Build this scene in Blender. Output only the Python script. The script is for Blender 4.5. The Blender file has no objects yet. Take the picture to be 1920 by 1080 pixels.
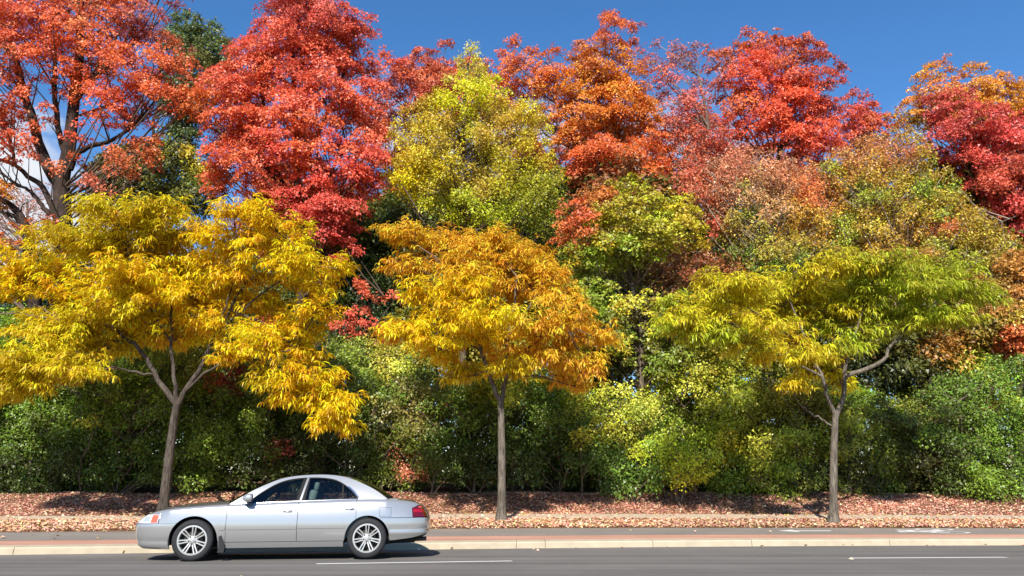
import bpy, math, random
import numpy as np
from mathutils import Vector

# ------------------------------------------------------------------ camera, sky, sun, exposure
scene = bpy.context.scene
COL = scene.collection
CAM_H, PITCH, FPX = 1.343, math.radians(13.27), 1450.0
cam_data = bpy.data.cameras.new('camera')
cam_data.sensor_width = 36.0
cam_data.lens = FPX / 1920 * 36.0
cam_data.clip_end = 2000
cam = bpy.data.objects.new('camera', cam_data)
COL.objects.link(cam)
cam.location = (0, 0, CAM_H)
cam.rotation_euler = (math.pi / 2 + PITCH, 0, 0)
scene.camera = cam

SUN_EL, SUN_AZ = math.radians(40), math.radians(8.0)     # the sun stands behind the camera, a little to its left
sun_dir = Vector((-math.sin(SUN_AZ) * math.cos(SUN_EL), -math.cos(SUN_AZ) * math.cos(SUN_EL), math.sin(SUN_EL)))
world = bpy.data.worlds.new('World')
scene.world = world
world.use_nodes = True
wn, wl = world.node_tree.nodes, world.node_tree.links
wn.clear()
sky = wn.new('ShaderNodeTexSky')
sky.sky_type = 'NISHITA'
sky.sun_disc = False
sky.sun_elevation = SUN_EL
sky.sun_rotation = math.pi + SUN_AZ
sky.altitude = 150
sky.air_density = 1.0
sky.dust_density = 0.0
sky.ozone_density = 6.0
geo = wn.new('ShaderNodeTexCoord')
sep = wn.new('ShaderNodeSeparateXYZ')
wl.new(geo.outputs['Generated'], sep.inputs[0])
cmap = wn.new('ShaderNodeMapping')
cmap.inputs['Location'].default_value = (1.805, -0.332, 2.614)
cmap.inputs['Scale'].default_value = (1.5, 1.5, 3.2)
wl.new(geo.outputs['Generated'], cmap.inputs[0])
cn = wn.new('ShaderNodeTexNoise')
cn.inputs['Scale'].default_value = 1.9
cn.inputs['Detail'].default_value = 7
cn.inputs['Roughness'].default_value = 0.55
wl.new(cmap.outputs[0], cn.inputs['Vector'])
cr = wn.new('ShaderNodeMapRange')
cr.interpolation_type = 'SMOOTHSTEP'
cr.inputs['From Min'].default_value = 0.53
cr.inputs['From Max'].default_value = 0.64
wl.new(cn.outputs['Fac'], cr.inputs['Value'])
lowm = wn.new('ShaderNodeMapRange')                      # the clouds lie low, near the horizon
lowm.interpolation_type = 'SMOOTHSTEP'
lowm.inputs['From Min'].default_value = 0.34
lowm.inputs['From Max'].default_value = 0.50
lowm.inputs['To Min'].default_value = 1.0
lowm.inputs['To Max'].default_value = 0.0
wl.new(sep.outputs['Z'], lowm.inputs['Value'])
mul = wn.new('ShaderNodeMath')
mul.operation = 'MULTIPLY'
wl.new(cr.outputs[0], mul.inputs[0])
wl.new(lowm.outputs[0], mul.inputs[1])
mix = wn.new('ShaderNodeMix')
mix.data_type = 'RGBA'
mix.inputs['B'].default_value = (6.6, 6.9, 7.4, 1)
wl.new(mul.outputs[0], mix.inputs['Factor'])
hs = wn.new('ShaderNodeHueSaturation')
hs.inputs['Saturation'].default_value = 1.15
hs.inputs['Value'].default_value = 1.42
wl.new(sky.outputs[0], hs.inputs['Color'])
wl.new(hs.outputs[0], mix.inputs['A'])
bg = wn.new('ShaderNodeBackground')
bg.inputs['Strength'].default_value = 0.075
wl.new(mix.outputs['Result'], bg.inputs['Color'])
wo = wn.new('ShaderNodeOutputWorld')
wl.new(bg.outputs[0], wo.inputs['Surface'])

sun_data = bpy.data.lights.new('sun', 'SUN')
sun_data.energy = 4.6
sun_data.angle = math.radians(0.53)
sun_data.color = (1.0, 0.95, 0.87)
sun = bpy.data.objects.new('sun', sun_data)
COL.objects.link(sun)
sun.location = (-20, -60, 60)
sun.rotation_euler = (-sun_dir).to_track_quat('-Z', 'Y').to_euler()

vs = scene.view_settings
vs.view_transform = 'Standard'
vs.look = 'None'
vs.exposure = 0.8
vs.gamma = 1.0
vs.use_curve_mapping = False
cy = scene.cycles
cy.max_bounces = 8
cy.diffuse_bounces = 3
cy.glossy_bounces = 3
cy.transmission_bounces = 6
cy.transparent_max_bounces = 10
cy.caustics_reflective = False
cy.caustics_refractive = False

# ------------------------------------------------------------------ helpers
RNG = np.random.default_rng(11)
CP, SP = math.cos(PITCH), math.sin(PITCH)


def ray(px, py):
    xc, yc = (px - 960) / FPX, (540 - py) / FPX
    return np.array([xc, CP - yc * SP, SP + yc * CP])


def W(px, py, y):
    """the place at distance y that the photograph shows at a pixel"""
    d = ray(px, py)
    return np.array([0, 0, CAM_H]) + d * (y / d[1])


def G(px, py, z=0.0):
    """the place at height z that the photograph shows at a pixel"""
    d = ray(px, py)
    return np.array([0, 0, CAM_H]) + d * ((z - CAM_H) / d[2])


def lin(c):
    c = np.asarray(c, float) / 255.0
    return np.where(c <= 0.04045, c / 12.92, ((c + 0.055) / 1.055) ** 2.4)


def norm(v):
    return v / np.maximum(np.linalg.norm(v, axis=-1, keepdims=True), 1e-9)


def mesh_np(name, V, F, mat, parent=None, col=None, smooth=False, loc=None, kind=None):
    """one mesh object from arrays; F is (n,3) or (n,4); col is one colour per face"""
    V = np.asarray(V, np.float32)
    F = np.asarray(F, np.int32)
    me = bpy.data.meshes.new(name)
    k = F.shape[1]
    me.vertices.add(len(V))
    me.vertices.foreach_set('co', V.ravel())
    me.loops.add(F.size)
    me.loops.foreach_set('vertex_index', F.ravel())
    me.polygons.add(len(F))
    me.polygons.foreach_set('loop_start', np.arange(0, F.size, k, dtype=np.int32))
    me.polygons.foreach_set('loop_total', np.full(len(F), k, np.int32))
    if smooth:
        me.polygons.foreach_set('use_smooth', np.ones(len(F), bool))
    if col is not None:
        a = me.attributes.new('tint', 'FLOAT_COLOR', 'FACE')
        c = np.ones((len(F), 4), np.float32)
        c[:, :3] = col
        a.data.foreach_set('color', c.ravel())
    me.update(calc_edges=True)
    me.validate()
    if mat is not None:
        me.materials.append(mat)
    o = bpy.data.objects.new(name, me)
    COL.objects.link(o)
    if parent is not None:
        o.parent = parent
    if loc is not None:
        o.location = loc
    if kind:
        o['kind'] = kind
    return o


class MB:
    """collects pieces of geometry for one mesh"""

    def __init__(self):
        self.v, self.f, self.n = [], [], 0

    def add(self, V, F):
        V = [tuple(p) for p in V]
        self.v += V
        self.f += [tuple(i + self.n for i in f) for f in F]
        self.n += len(V)
        return self

    def box(self, c, s, rz=0.0):
        x, y, z = (q / 2 for q in s)
        P = [(sx * x, sy * y, sz * z) for sz in (-1, 1) for sy in (-1, 1) for sx in (-1, 1)]
        ca, sa = math.cos(rz), math.sin(rz)
        P = [(c[0] + a * ca - b * sa, c[1] + a * sa + b * ca, c[2] + d) for a, b, d in P]
        return self.add(P, [(0, 2, 3, 1), (4, 5, 7, 6), (0, 1, 5, 4), (2, 6, 7, 3), (0, 4, 6, 2), (1, 3, 7, 5)])

    def grid(self, P):
        P = np.asarray(P)
        n, m = P.shape[:2]
        F = [(i * m + j, i * m + j + 1, (i + 1) * m + j + 1, (i + 1) * m + j) for i in range(n - 1) for j in range(m - 1)]
        return self.add(P.reshape(-1, 3), F)

    def lathe(self, prof, c, seg=48, axis=1, sgn=1):
        """prof: (radius, offset along the axis); the axis runs along y"""
        P = np.zeros((seg + 1, len(prof), 3))
        for i in range(seg + 1):
            a = 2 * math.pi * i / seg
            for j, (r, h) in enumerate(prof):
                P[i, j] = (c[0] + r * math.cos(a), c[1] + sgn * h, c[2] + r * math.sin(a))
        return self.grid(P)

    def tube(self, pts, rad, sides=8, cap=True):
        V, F = tube_np(pts, rad, sides)
        return self.add(V, [tuple(f) for f in F])

    def build(self, name, mat, parent=None, smooth=False, kind=None, bevel=0.0, weld=True, subsurf=0):
        me = bpy.data.meshes.new(name)
        me.from_pydata([tuple(map(float, p)) for p in self.v], [], self.f)
        if weld or bevel:
            import bmesh
            bm = bmesh.new()
            bm.from_mesh(me)
            bmesh.ops.remove_doubles(bm, verts=bm.verts, dist=1e-5)
            bmesh.ops.recalc_face_normals(bm, faces=bm.faces)
            if bevel:
                bmesh.ops.bevel(bm, geom=list(bm.edges), offset=bevel, segments=2, affect='EDGES', profile=0.5)
            bm.to_mesh(me)
            bm.free()
        if smooth:
            me.polygons.foreach_set('use_smooth', np.ones(len(me.polygons), bool))
            if smooth != 'all':
                me.set_sharp_from_angle(angle=math.radians(smooth if smooth is not True else 40))
        me.materials.append(mat)
        o = bpy.data.objects.new(name, me)
        COL.objects.link(o)
        if parent is not None:
            o.parent = parent
        if kind:
            o['kind'] = kind
        if subsurf:
            md = o.modifiers.new('smooth', 'SUBSURF')
            md.levels = md.render_levels = subsurf
        return o


def tube_np(pts, rad, sides=6, wob=0.0):
    P = np.asarray(pts, float)
    n = len(P)
    rad = np.broadcast_to(np.asarray(rad, float), (n,))
    T = norm(np.gradient(P, axis=0))
    ref = np.array([0.13, 1.0, 0.07]) if abs(T[0][1]) < 0.8 else np.array([1.0, 0.1, 0.05])
    A = norm(np.cross(T, ref))
    B = np.cross(T, A)
    ang = np.arange(sides) * 2 * math.pi / sides
    V = np.zeros((n, sides, 3))
    for s in range(sides):
        rr = rad[:, None] * (1 + wob * math.sin(3.1 * s + 1.0) if wob else 1.0)
        V[:, s] = P + rr * (math.cos(ang[s]) * A + math.sin(ang[s]) * B)
    F = []
    for i in range(n - 1):
        for s in range(sides):
            t = (s + 1) % sides
            F.append((i * sides + s, i * sides + t, (i + 1) * sides + t, (i + 1) * sides + s))
    return V.reshape(-1, 3), np.array(F, np.int32)


def many_tubes(A, B, ra, rb, sides=3, sag=None):
    """straight thin tapered tubes from A[i] to B[i], all at once"""
    A, B = np.asarray(A, float), np.asarray(B, float)
    n = len(A)
    T = norm(B - A)
    ref = np.where(np.abs(T[:, 2:3]) < 0.9, np.array([[0, 0, 1.0]]), np.array([[1.0, 0, 0]]))
    U = norm(np.cross(T, ref))
    Q = np.cross(T, U)
    V = np.zeros((n, 2, sides, 3))
    for s in range(sides):
        a = 2 * math.pi * s / sides
        d = math.cos(a) * U + math.sin(a) * Q
        V[:, 0, s] = A + d * np.reshape(ra, (-1, 1))
        V[:, 1, s] = B + d * np.reshape(rb, (-1, 1))
    base = (np.arange(n) * 2 * sides)[:, None]
    F = []
    for s in range(sides):
        t = (s + 1) % sides
        F.append(np.stack([base[:, 0] + s, base[:, 0] + t, base[:, 0] + sides + t, base[:, 0] + sides + s], 1))
    return V.reshape(-1, 3), np.concatenate(F, 0)


def spline(pts, n):
    """Catmull-Rom through pts, n samples"""
    P = np.asarray(pts, float)
    P = np.vstack([2 * P[0] - P[1], P, 2 * P[-1] - P[-2]])
    m = len(P) - 3
    out = []
    for u in np.linspace(0, m, n):
        i = min(int(u), m - 1)
        t = u - i
        a, b, c, d = P[i:i + 4]
        out.append(0.5 * (2 * b + (c - a) * t + (2 * a - 5 * b + 4 * c - d) * t * t + (3 * b - a - 3 * c + d) * t ** 3))
    return np.array(out)


def curve(*pts):
    xs, ys = zip(*pts)
    return lambda x: float(np.interp(x, xs, ys))


def scurve(*pts):
    """a smooth curve through points (x rising)"""
    S = spline(pts, 40 * len(pts))
    xs = np.maximum.accumulate(S[:, 0])
    return lambda x: float(np.interp(x, xs, S[:, 1]))


def thing(name, loc, label, cat, group=None, rz=0.0):
    o = bpy.data.objects.new(name, None)
    o.empty_display_size = 0.3
    COL.objects.link(o)
    o.location = loc
    o.rotation_euler = (0, 0, rz)
    o['label'] = label
    o['category'] = cat
    if group:
        o['group'] = group
    return o


# ------------------------------------------------------------------ materials
def new_mat(name):
    m = bpy.data.materials.new(name)
    m.use_nodes = True
    nt = m.node_tree
    b = nt.nodes.get('Principled BSDF')
    return m, nt, b


def N_(nt, t, **kw):
    n = nt.nodes.new(t)
    for k, v in kw.items():
        if k in n.inputs:
            n.inputs[k].default_value = v
        else:
            setattr(n, k, v)
    return n


def plain(name, c, rough=0.5, metal=0.0, coat=0.0, noise=0.0, spec=0.5, scale=40):
    m, nt, b = new_mat(name)
    c = lin(c)
    b.inputs['Base Color'].default_value = (*c, 1)
    b.inputs['Roughness'].default_value = rough
    b.inputs['Metallic'].default_value = metal
    b.inputs['Coat Weight'].default_value = coat
    b.inputs['Coat Roughness'].default_value = 0.04
    b.inputs['Specular IOR Level'].default_value = spec
    if noise:
        tc = N_(nt, 'ShaderNodeTexCoord')
        n = N_(nt, 'ShaderNodeTexNoise', Scale=scale, Detail=5.0)
        nt.links.new(tc.outputs['Object'], n.inputs['Vector'])
        r = N_(nt, 'ShaderNodeValToRGB')
        r.color_ramp.elements[0].position = 0.3
        r.color_ramp.elements[1].position = 0.7
        r.color_ramp.elements[0].color = (*(c * (1 - noise)), 1)
        r.color_ramp.elements[1].color = (*np.minimum(c * (1 + noise), 1), 1)
        nt.links.new(n.outputs['Fac'], r.inputs['Fac'])
        nt.links.new(r.outputs['Color'], b.inputs['Base Color'])
        bp = N_(nt, 'ShaderNodeBump', Strength=0.25, Distance=0.01)
        nt.links.new(n.outputs['Fac'], bp.inputs['Height'])
        nt.links.new(bp.outputs['Normal'], b.inputs['Normal'])
    return m


def leaf_material(name, trans=0.3, gloss=0.05, rough=0.4):
    m = bpy.data.materials.new(name)
    m.use_nodes = True
    nt = m.node_tree
    nt.nodes.clear()
    at = N_(nt, 'ShaderNodeAttribute', attribute_name='tint')
    d = N_(nt, 'ShaderNodeBsdfDiffuse')
    t = N_(nt, 'ShaderNodeBsdfTranslucent')
    g = N_(nt, 'ShaderNodeBsdfGlossy', Roughness=rough)
    g.inputs['Color'].default_value = (1, 1, 1, 1)
    mx = N_(nt, 'ShaderNodeMixShader')
    mx.inputs[0].default_value = trans
    mg = N_(nt, 'ShaderNodeMixShader')
    mg.inputs[0].default_value = gloss
    o = N_(nt, 'ShaderNodeOutputMaterial')
    L = nt.links.new
    L(at.outputs['Color'], d.inputs['Color'])
    L(at.outputs['Color'], t.inputs['Color'])
    L(d.outputs[0], mx.inputs[1])
    L(t.outputs[0], mx.inputs[2])
    L(mx.outputs[0], mg.inputs[1])
    L(g.outputs[0], mg.inputs[2])
    L(mg.outputs[0], o.inputs['Surface'])
    return m


def bark_material(name, dark, light, scale=9.0, lichen=None):
    m, nt, b = new_mat(name)
    L = nt.links.new
    tc = N_(nt, 'ShaderNodeTexCoord')
    mp = N_(nt, 'ShaderNodeMapping')
    mp.inputs['Scale'].default_value = (1, 1, 0.16)
    L(tc.outputs['Object'], mp.inputs[0])
    n = N_(nt, 'ShaderNodeTexNoise', Scale=scale * 3, Detail=6.0, Roughness=0.65)
    L(mp.outputs[0], n.inputs['Vector'])
    n2 = N_(nt, 'ShaderNodeTexNoise', Scale=2.2, Detail=4.0)
    L(tc.outputs['Object'], n2.inputs['Vector'])
    r = N_(nt, 'ShaderNodeValToRGB')
    r.color_ramp.elements[0].position = 0.32
    r.color_ramp.elements[1].position = 0.66
    r.color_ramp.elements[0].color = (*lin(dark), 1)
    r.color_ramp.elements[1].color = (*lin(light), 1)
    L(n.outputs['Fac'], r.inputs['Fac'])
    mx = N_(nt, 'ShaderNodeMix', data_type='RGBA', blend_type='MULTIPLY')
    mx.inputs['Factor'].default_value = 0.6
    r2 = N_(nt, 'ShaderNodeValToRGB')
    r2.color_ramp.elements[0].position = 0.35
    r2.color_ramp.elements[1].position = 0.62
    r2.color_ramp.elements[0].color = (0.45, 0.42, 0.4, 1)
    L(n2.outputs['Fac'], r2.inputs['Fac'])
    L(r.outputs['Color'], mx.inputs['A'])
    L(r2.outputs['Color'], mx.inputs['B'])
    L(mx.outputs['Result'], b.inputs['Base Color'])
    b.inputs['Roughness'].default_value = 0.9
    b.inputs['Specular IOR Level'].default_value = 0.2
    bp = N_(nt, 'ShaderNodeBump', Strength=0.8, Distance=0.02)
    L(n.outputs['Fac'], bp.inputs['Height'])
    L(bp.outputs['Normal'], b.inputs['Normal'])
    return m


def asphalt(name, c, streak=0.12, cool=1.0):
    m, nt, b = new_mat(name)
    L = nt.links.new
    tc = N_(nt, 'ShaderNodeTexCoord')
    fine = N_(nt, 'ShaderNodeTexNoise', Scale=60.0, Detail=6.0, Roughness=0.8)
    L(tc.outputs['Object'], fine.inputs['Vector'])
    mp = N_(nt, 'ShaderNodeMapping')
    mp.inputs['Scale'].default_value = (0.05, 1.3, 1)
    mp.inputs['Rotation'].default_value = (0, 0, math.radians(-4))
    L(tc.outputs['Object'], mp.inputs[0])
    st = N_(nt, 'ShaderNodeTexNoise', Scale=1.5, Detail=5.0)
    L(mp.outputs[0], st.inputs['Vector'])
    pat = N_(nt, 'ShaderNodeTexNoise', Scale=0.7, Detail=6.0)
    L(tc.outputs['Object'], pat.inputs['Vector'])
    base = lin(c)

    def ramp(src, a, lo, hi):
        r = N_(nt, 'ShaderNodeMapRange')
        r.inputs['From Min'].default_value = lo
        r.inputs['From Max'].default_value = hi
        r.inputs['To Min'].default_value = 1 - a
        r.inputs['To Max'].default_value = 1 + a
        L(src, r.inputs['Value'])
        return r.outputs[0]
    f1 = ramp(fine.outputs['Fac'], 0.28, 0.3, 0.7)
    f2 = ramp(st.outputs['Fac'], streak, 0.35, 0.65)
    f3 = ramp(pat.outputs['Fac'], 0.07, 0.35, 0.65)
    m1 = N_(nt, 'ShaderNodeMath', operation='MULTIPLY')
    m2 = N_(nt, 'ShaderNodeMath', operation='MULTIPLY')
    L(f1, m1.inputs[0])
    L(f2, m1.inputs[1])
    L(m1.outputs[0], m2.inputs[0])
    L(f3, m2.inputs[1])
    vm = N_(nt, 'ShaderNodeVectorMath', operation='SCALE')
    vm.inputs[0].default_value = tuple(base)
    L(m2.outputs[0], vm.inputs['Scale'])
    L(vm.outputs[0], b.inputs['Base Color'])
    b.inputs['Roughness'].default_value = 0.85
    b.inputs['Specular IOR Level'].default_value = 0.3
    bp = N_(nt, 'ShaderNodeBump', Strength=0.35, Distance=0.006)
    L(fine.outputs['Fac'], bp.inputs['Height'])
    L(bp.outputs['Normal'], b.inputs['Normal'])
    return m


M = {
    'leaf': leaf_material('maple_leaf', 0.3, 0.03, 0.45),
    'shrub_leaf': leaf_material('shrub_leaf', 0.25, 0.03, 0.42),
    'locust_leaf': leaf_material('locust_leaf', 0.48, 0.03, 0.45),
    'litter': leaf_material('dry_leaf', 0.1, 0.05, 0.5),
    'bark_locust': bark_material('locust_bark', (62, 56, 50), (132, 122, 108)),
    'bark_shade': bark_material('shaded_locust_bark', (44, 38, 34), (104, 94, 84)),  # left locust's bark, its colour darkened to stand in for crown shade
    'bark_dark': bark_material('dark_maple_bark', (34, 27, 24), (78, 64, 56), 5),
    'bark_mid': bark_material('grey_bark', (66, 56, 48), (128, 114, 98)),
    'twig': plain('twig_bark', (104, 88, 76), 0.9, spec=0.2),
    'twig_pale': plain('pale_twig_bark', (150, 134, 120), 0.9, spec=0.2),
    'road': asphalt('road_asphalt', (106, 101, 95), 0.20),
    'bike': asphalt('bike_lane_asphalt', (127, 119, 110), 0.07),
    'red': asphalt('red_concrete', (178, 134, 113), 0.10),
    'kerb': plain('kerb_concrete', (176, 162, 138), 0.85, noise=0.10, spec=0.2, scale=4),
    'path': plain('path_concrete', (184, 166, 143), 0.9, noise=0.12, spec=0.2, scale=6),
    'white': plain('road_paint', (205, 202, 194), 0.7, noise=0.12, spec=0.3, scale=25),
}
# ------------------------------------------------------------------ ground, road, kerb, bike lane, path, bank
CROSSFALL = 0.035                                             # the road falls towards its far kerb


def road_z(y):
    return -CROSSFALL * (np.clip(y, 5.0, 40.0) - 11.0)


def GR(px, py):
    """the place on the road surface that the photograph shows at a pixel"""
    d = ray(px, py)
    return np.array([0, 0, CAM_H]) + d * ((CROSSFALL * 11.0 - CAM_H) / (d[2] + CROSSFALL * d[1]))


def bend(x):
    return 13.0 * np.tanh(np.asarray(x, float) / 13.0)


def line_from(pys, z, pxs=(0, 960, 1920)):
    P = [GR(px, py) if z is None else G(px, py, z[k]) for k, (px, py) in enumerate(zip(pxs, pys))]
    k = np.polyfit([float(bend(p[0])) for p in P], [p[1] for p in P], 2 if len(P) > 2 else 1)
    return lambda x: np.polyval(k, bend(x))


kerb_line = line_from((1040.5, 1028.5, 1022.5), None)
KERB_H = 0.125


def kerb_z(x):
    return road_z(kerb_line(x)) + KERB_H


_kz = [float(kerb_z(GR(px, py)[0])) for px, py in zip((0, 960, 1920), (1040.5, 1028.5, 1022.5))]
l_back = line_from((1022.5, 1012.5, 1007.5), [z for z in _kz])            # kerb top, rear edge
l_red = line_from((1014.5, 1004.5, 1001.5), [z for z in _kz])             # far edge of the red strip
l_bike = line_from((999.5, 991.0, 990.5), [z + 0.035 for z in _kz])
l_path0 = line_from((975.5, 973.5, 975.0), [0.060] * 3)
l_path1 = line_from((967.5, 963.0, 966.0), [0.065] * 3)
HEDGE_Y = 25.6


def smooth01(t):
    t = np.clip(t, 0, 1)
    return t * t * (3 - 2 * t)


def ground_z(x, y):
    """height of the planted ground beyond the bike lane"""
    x, y = np.asarray(x, float), np.asarray(y, float)
    p1 = l_path1(x)
    t = (y - p1) / (HEDGE_Y - p1)
    z = 0.055 + 0.53 * np.clip(t, 0, 1) ** 1.15
    z = z + 0.35 * smooth01((y - HEDGE_Y) / 10.0)
    z = z + 0.03 * np.sin(x * 1.3 + y) * np.clip(t, 0, 1)
    p0, pb = l_path0(x), l_bike(x)
    low = kerb_z(x) + 0.040
    return np.where(y < p1, low + (0.055 - low) * np.clip((y - pb) / (p0 - pb), 0, 1), z)


XS = np.concatenate([[-320, -160, -80, -50, -35], np.arange(-26, 26.1, 1.0), [35, 50, 80, 160, 320]])


def strip(name, f0, f1, z0, z1, mat, xs=XS, rows=2, kind='structure', parent=None, on_kerb=False):
    P = np.zeros((rows, len(xs), 3))
    for i in range(rows):
        u = i / (rows - 1)
        P[i, :, 0] = xs
        P[i, :, 1] = (1 - u) * f0(xs) + u * f1(xs)
        P[i, :, 2] = road_z(P[i, :, 1]) if z0 is None else (1 - u) * z0 + u * z1 + (kerb_z(xs) if on_kerb else 0)
    o = MB().grid(P).build(name, mat, parent, weld=False)
    if kind:
        o['kind'] = kind
    return o


def const(v):
    return lambda x: np.full_like(np.asarray(x, float), v)


# ground: one sheet out to the horizon, below the road and up over the bank
gm, gnt, gb = new_mat('earth_and_litter')
_tc = N_(gnt, 'ShaderNodeTexCoord')
_n = N_(gnt, 'ShaderNodeTexNoise', Scale=9.0, Detail=8.0, Roughness=0.7)
_r = N_(gnt, 'ShaderNodeValToRGB')
gnt.links.new(_tc.outputs['Object'], _n.inputs['Vector'])
gnt.links.new(_n.outputs['Fac'], _r.inputs['Fac'])
_r.color_ramp.elements[0].position = 0.3
_r.color_ramp.elements[1].position = 0.7
_r.color_ramp.elements[0].color = (*lin((84, 62, 46)), 1)
_r.color_ramp.elements[1].color = (*lin((146, 112, 84)), 1)
gnt.links.new(_r.outputs['Color'], gb.inputs['Base Color'])
gb.inputs['Roughness'].default_value = 0.95
gb.inputs['Specular IOR Level'].default_value = 0.1
ys_t = np.concatenate([np.linspace(0, 1, 6), [1.2, 1.5, 2, 2.6, 4, 8, 20, 60]])
P = np.zeros((len(ys_t) + 4, len(XS), 3))
P[0] = np.stack([XS, np.full_like(XS, -300), np.full_like(XS, 0.10)], 1)
P[1] = np.stack([XS, np.full_like(XS, 2.0), np.full_like(XS, 0.10)], 1)
kl = kerb_line(XS)
P[2] = np.stack([XS, kl + 0.05, road_z(kl) - 0.05], 1)
P[3] = np.stack([XS, kl + 0.08, kerb_z(XS) - 0.03], 1)
yb0, yb1 = l_bike(XS) - 0.1, l_path1(XS)
for i, t in enumerate(ys_t):
    if t <= 1:
        y = yb0 + (yb1 - yb0) * t if t < 0.99 else yb1 + 0.001
    else:
        y = yb1 + (HEDGE_Y - yb1) * (t - 1)
    P[4 + i] = np.stack([XS, y, ground_z(XS, y) - (0.02 if t < 0.3 else 0.0)], 1)
MB().grid(P).build('ground', gm, weld=False, smooth='all')['kind'] = 'structure'

road = strip('road', const(1.0), lambda x: kerb_line(x) + 0.01, None, None, M['road'], rows=30)
bike = strip('bike_lane', l_red, l_bike, 0.002, 0.035, M['bike'], on_kerb=True)
red = strip('red_strip', lambda x: l_back(x) - 0.002, lambda x: l_red(x) - 0.003, -0.0025, -0.0005, M['red'], on_kerb=True)
path = strip('path', l_path0, l_path1, 0.060, 0.065, M['path'])
bank_edge = strip('verge_edge', l_bike, lambda x: l_bike(x) + 0.06, 0.033, 0.042, gm, on_kerb=True)

# kerb: cast sections with open joints
kerb = bpy.data.objects.new('kerb', None)
COL.objects.link(kerb)
kerb['kind'] = 'structure'
joint_x = [float(GR(px, 1027)[0]) for px in (968, 1022, 1228, 1423, 1700)]
joints = sorted([-320, -160, -80, -40, -28] + [joint_x[0] - 3.0 * k for k in range(1, 7)] + joint_x +
                [joint_x[-1] + 3.0 * k for k in range(1, 6)] + [40, 80, 160, 320])
for a, b in zip(joints[:-1], joints[1:]):
    xs = np.linspace(a + 0.005, b - 0.005, max(2, int(min(8, (b - a) / 0.5)) + 1))
    prof = [(0.0, None), (0.012, -0.022), (0.03, 0.0), (None, 0.001), (None, -0.04)]
    P = np.zeros((len(prof), len(xs), 3))
    for j, (d, z) in enumerate(prof):
        P[j, :, 0] = xs
        P[j, :, 1] = kerb_line(xs) + d if d is not None else l_back(xs) - 0.004
        P[j, :, 2] = kerb_z(xs) + z if z is not None else road_z(kerb_line(xs)) - 0.02
    mb = MB().grid(P)
    for e in (0, -1):
        mb.add(P[:, e], [tuple(range(len(prof)))])
    mb.build('kerb_section', M['kerb'], kerb, smooth=30, weld=True)

# painted markings
def flat_poly(name, polys, mat, parent):
    mb = MB()
    for p in polys:
        mb.add(p, [tuple(range(len(p)))])
    return mb.build(name, mat, parent, weld=False)


for (ax, ay), (bx, by) in (((593, 1057.6), (960, 1052.2)), ((1597, 1046.8), (1887, 1045.2))):
    a, b = GR(ax, ay), GR(bx, by)
    d = (b - a) / np.linalg.norm(b - a)
    q = np.array([-d[1], d[0], 0]) * 0.075
    corners = [a - q, b - q, b + q, a + q]
    flat_poly('lane_marking', [[(c[0], c[1], float(road_z(c[1])) + 0.004) for c in corners]], M['white'], road)

# bike lane symbols: drawn for a rider coming from the right; u runs along the lane (towards the rider's feet), v across it
def lane_frame(px0, px1, py, halfwidth):
    a, b = G(px0, py, -0.01), G(px1, py, -0.01)
    cx, L = (a[0] + b[0]) / 2, b[0] - a[0]
    mid = (float(l_red(cx)) + float(l_bike(cx))) / 2
    sl = (float(l_bike(cx + 1)) - float(l_bike(cx - 1))) / 2

    def f(u, v):
        x = cx + (u - 0.5) * L
        y = mid + v * halfwidth + (x - cx) * sl
        k = (y - float(l_red(x))) / (float(l_bike(x)) - float(l_red(x)))
        return (x, y, float(kerb_z(x)) + 0.002 + 0.033 * k + 0.004)
    return f


af = lane_frame(1484, 1590, 996, 0.30)
flat_poly('arrow_marking', [[af(0, 0), af(0.34, -1), af(0.34, -0.28), af(0.34, 0.28), af(0.34, 1)],
                            [af(0.34, -0.28), af(1, -0.28), af(1, 0.28), af(0.34, 0.28)]], M['white'], bike)
bf = lane_frame(1694, 1858, 997, 0.62)
polys = []
def bar(u0, v0, u1, v1, w=0.05):
    d = np.array([u1 - u0, (v1 - v0) * 0.6])
    d = d / np.linalg.norm(d)
    n = np.array([-d[1], d[0] / 0.6]) * w
    polys.append([bf(u0 - n[0], v0 - n[1]), bf(u1 - n[0], v1 - n[1]), bf(u1 + n[0], v1 + n[1]), bf(u0 + n[0], v0 + n[1])])
for cv in (-0.58, 0.58):                                     # two wheels
    for k in range(20):
        a0, a1 = 2 * math.pi * k / 20, 2 * math.pi * (k + 1) / 20
        R0, R1 = 1.0, 0.78
        polys.append([bf(0.76 + 0.24 * R0 * math.cos(a0), cv + 0.40 * R0 * math.sin(a0)), bf(0.76 + 0.24 * R0 * math.cos(a1), cv + 0.40 * R0 * math.sin(a1)),
                      bf(0.76 + 0.24 * R1 * math.cos(a1), cv + 0.40 * R1 * math.sin(a1)), bf(0.76 + 0.24 * R1 * math.cos(a0), cv + 0.40 * R1 * math.sin(a0))])
for s in ((0.76, 0.58, 0.76, 0.02), (0.76, 0.0, 0.40, 0.30), (0.38, 0.32, 0.36, -0.36), (0.76, 0.0, 0.38, -0.36), (0.76, -0.58, 0.24, -0.30),
          (0.30, 0.30, 0.50, 0.30), (0.22, -0.50, 0.24, -0.12), (0.30, 0.12, 0.30, 0.44)):
    bar(*s)
flat_poly('bicycle_marking', polys, M['white'], bike)


# ------------------------------------------------------------------ foliage
LEAVES = [0]


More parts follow.
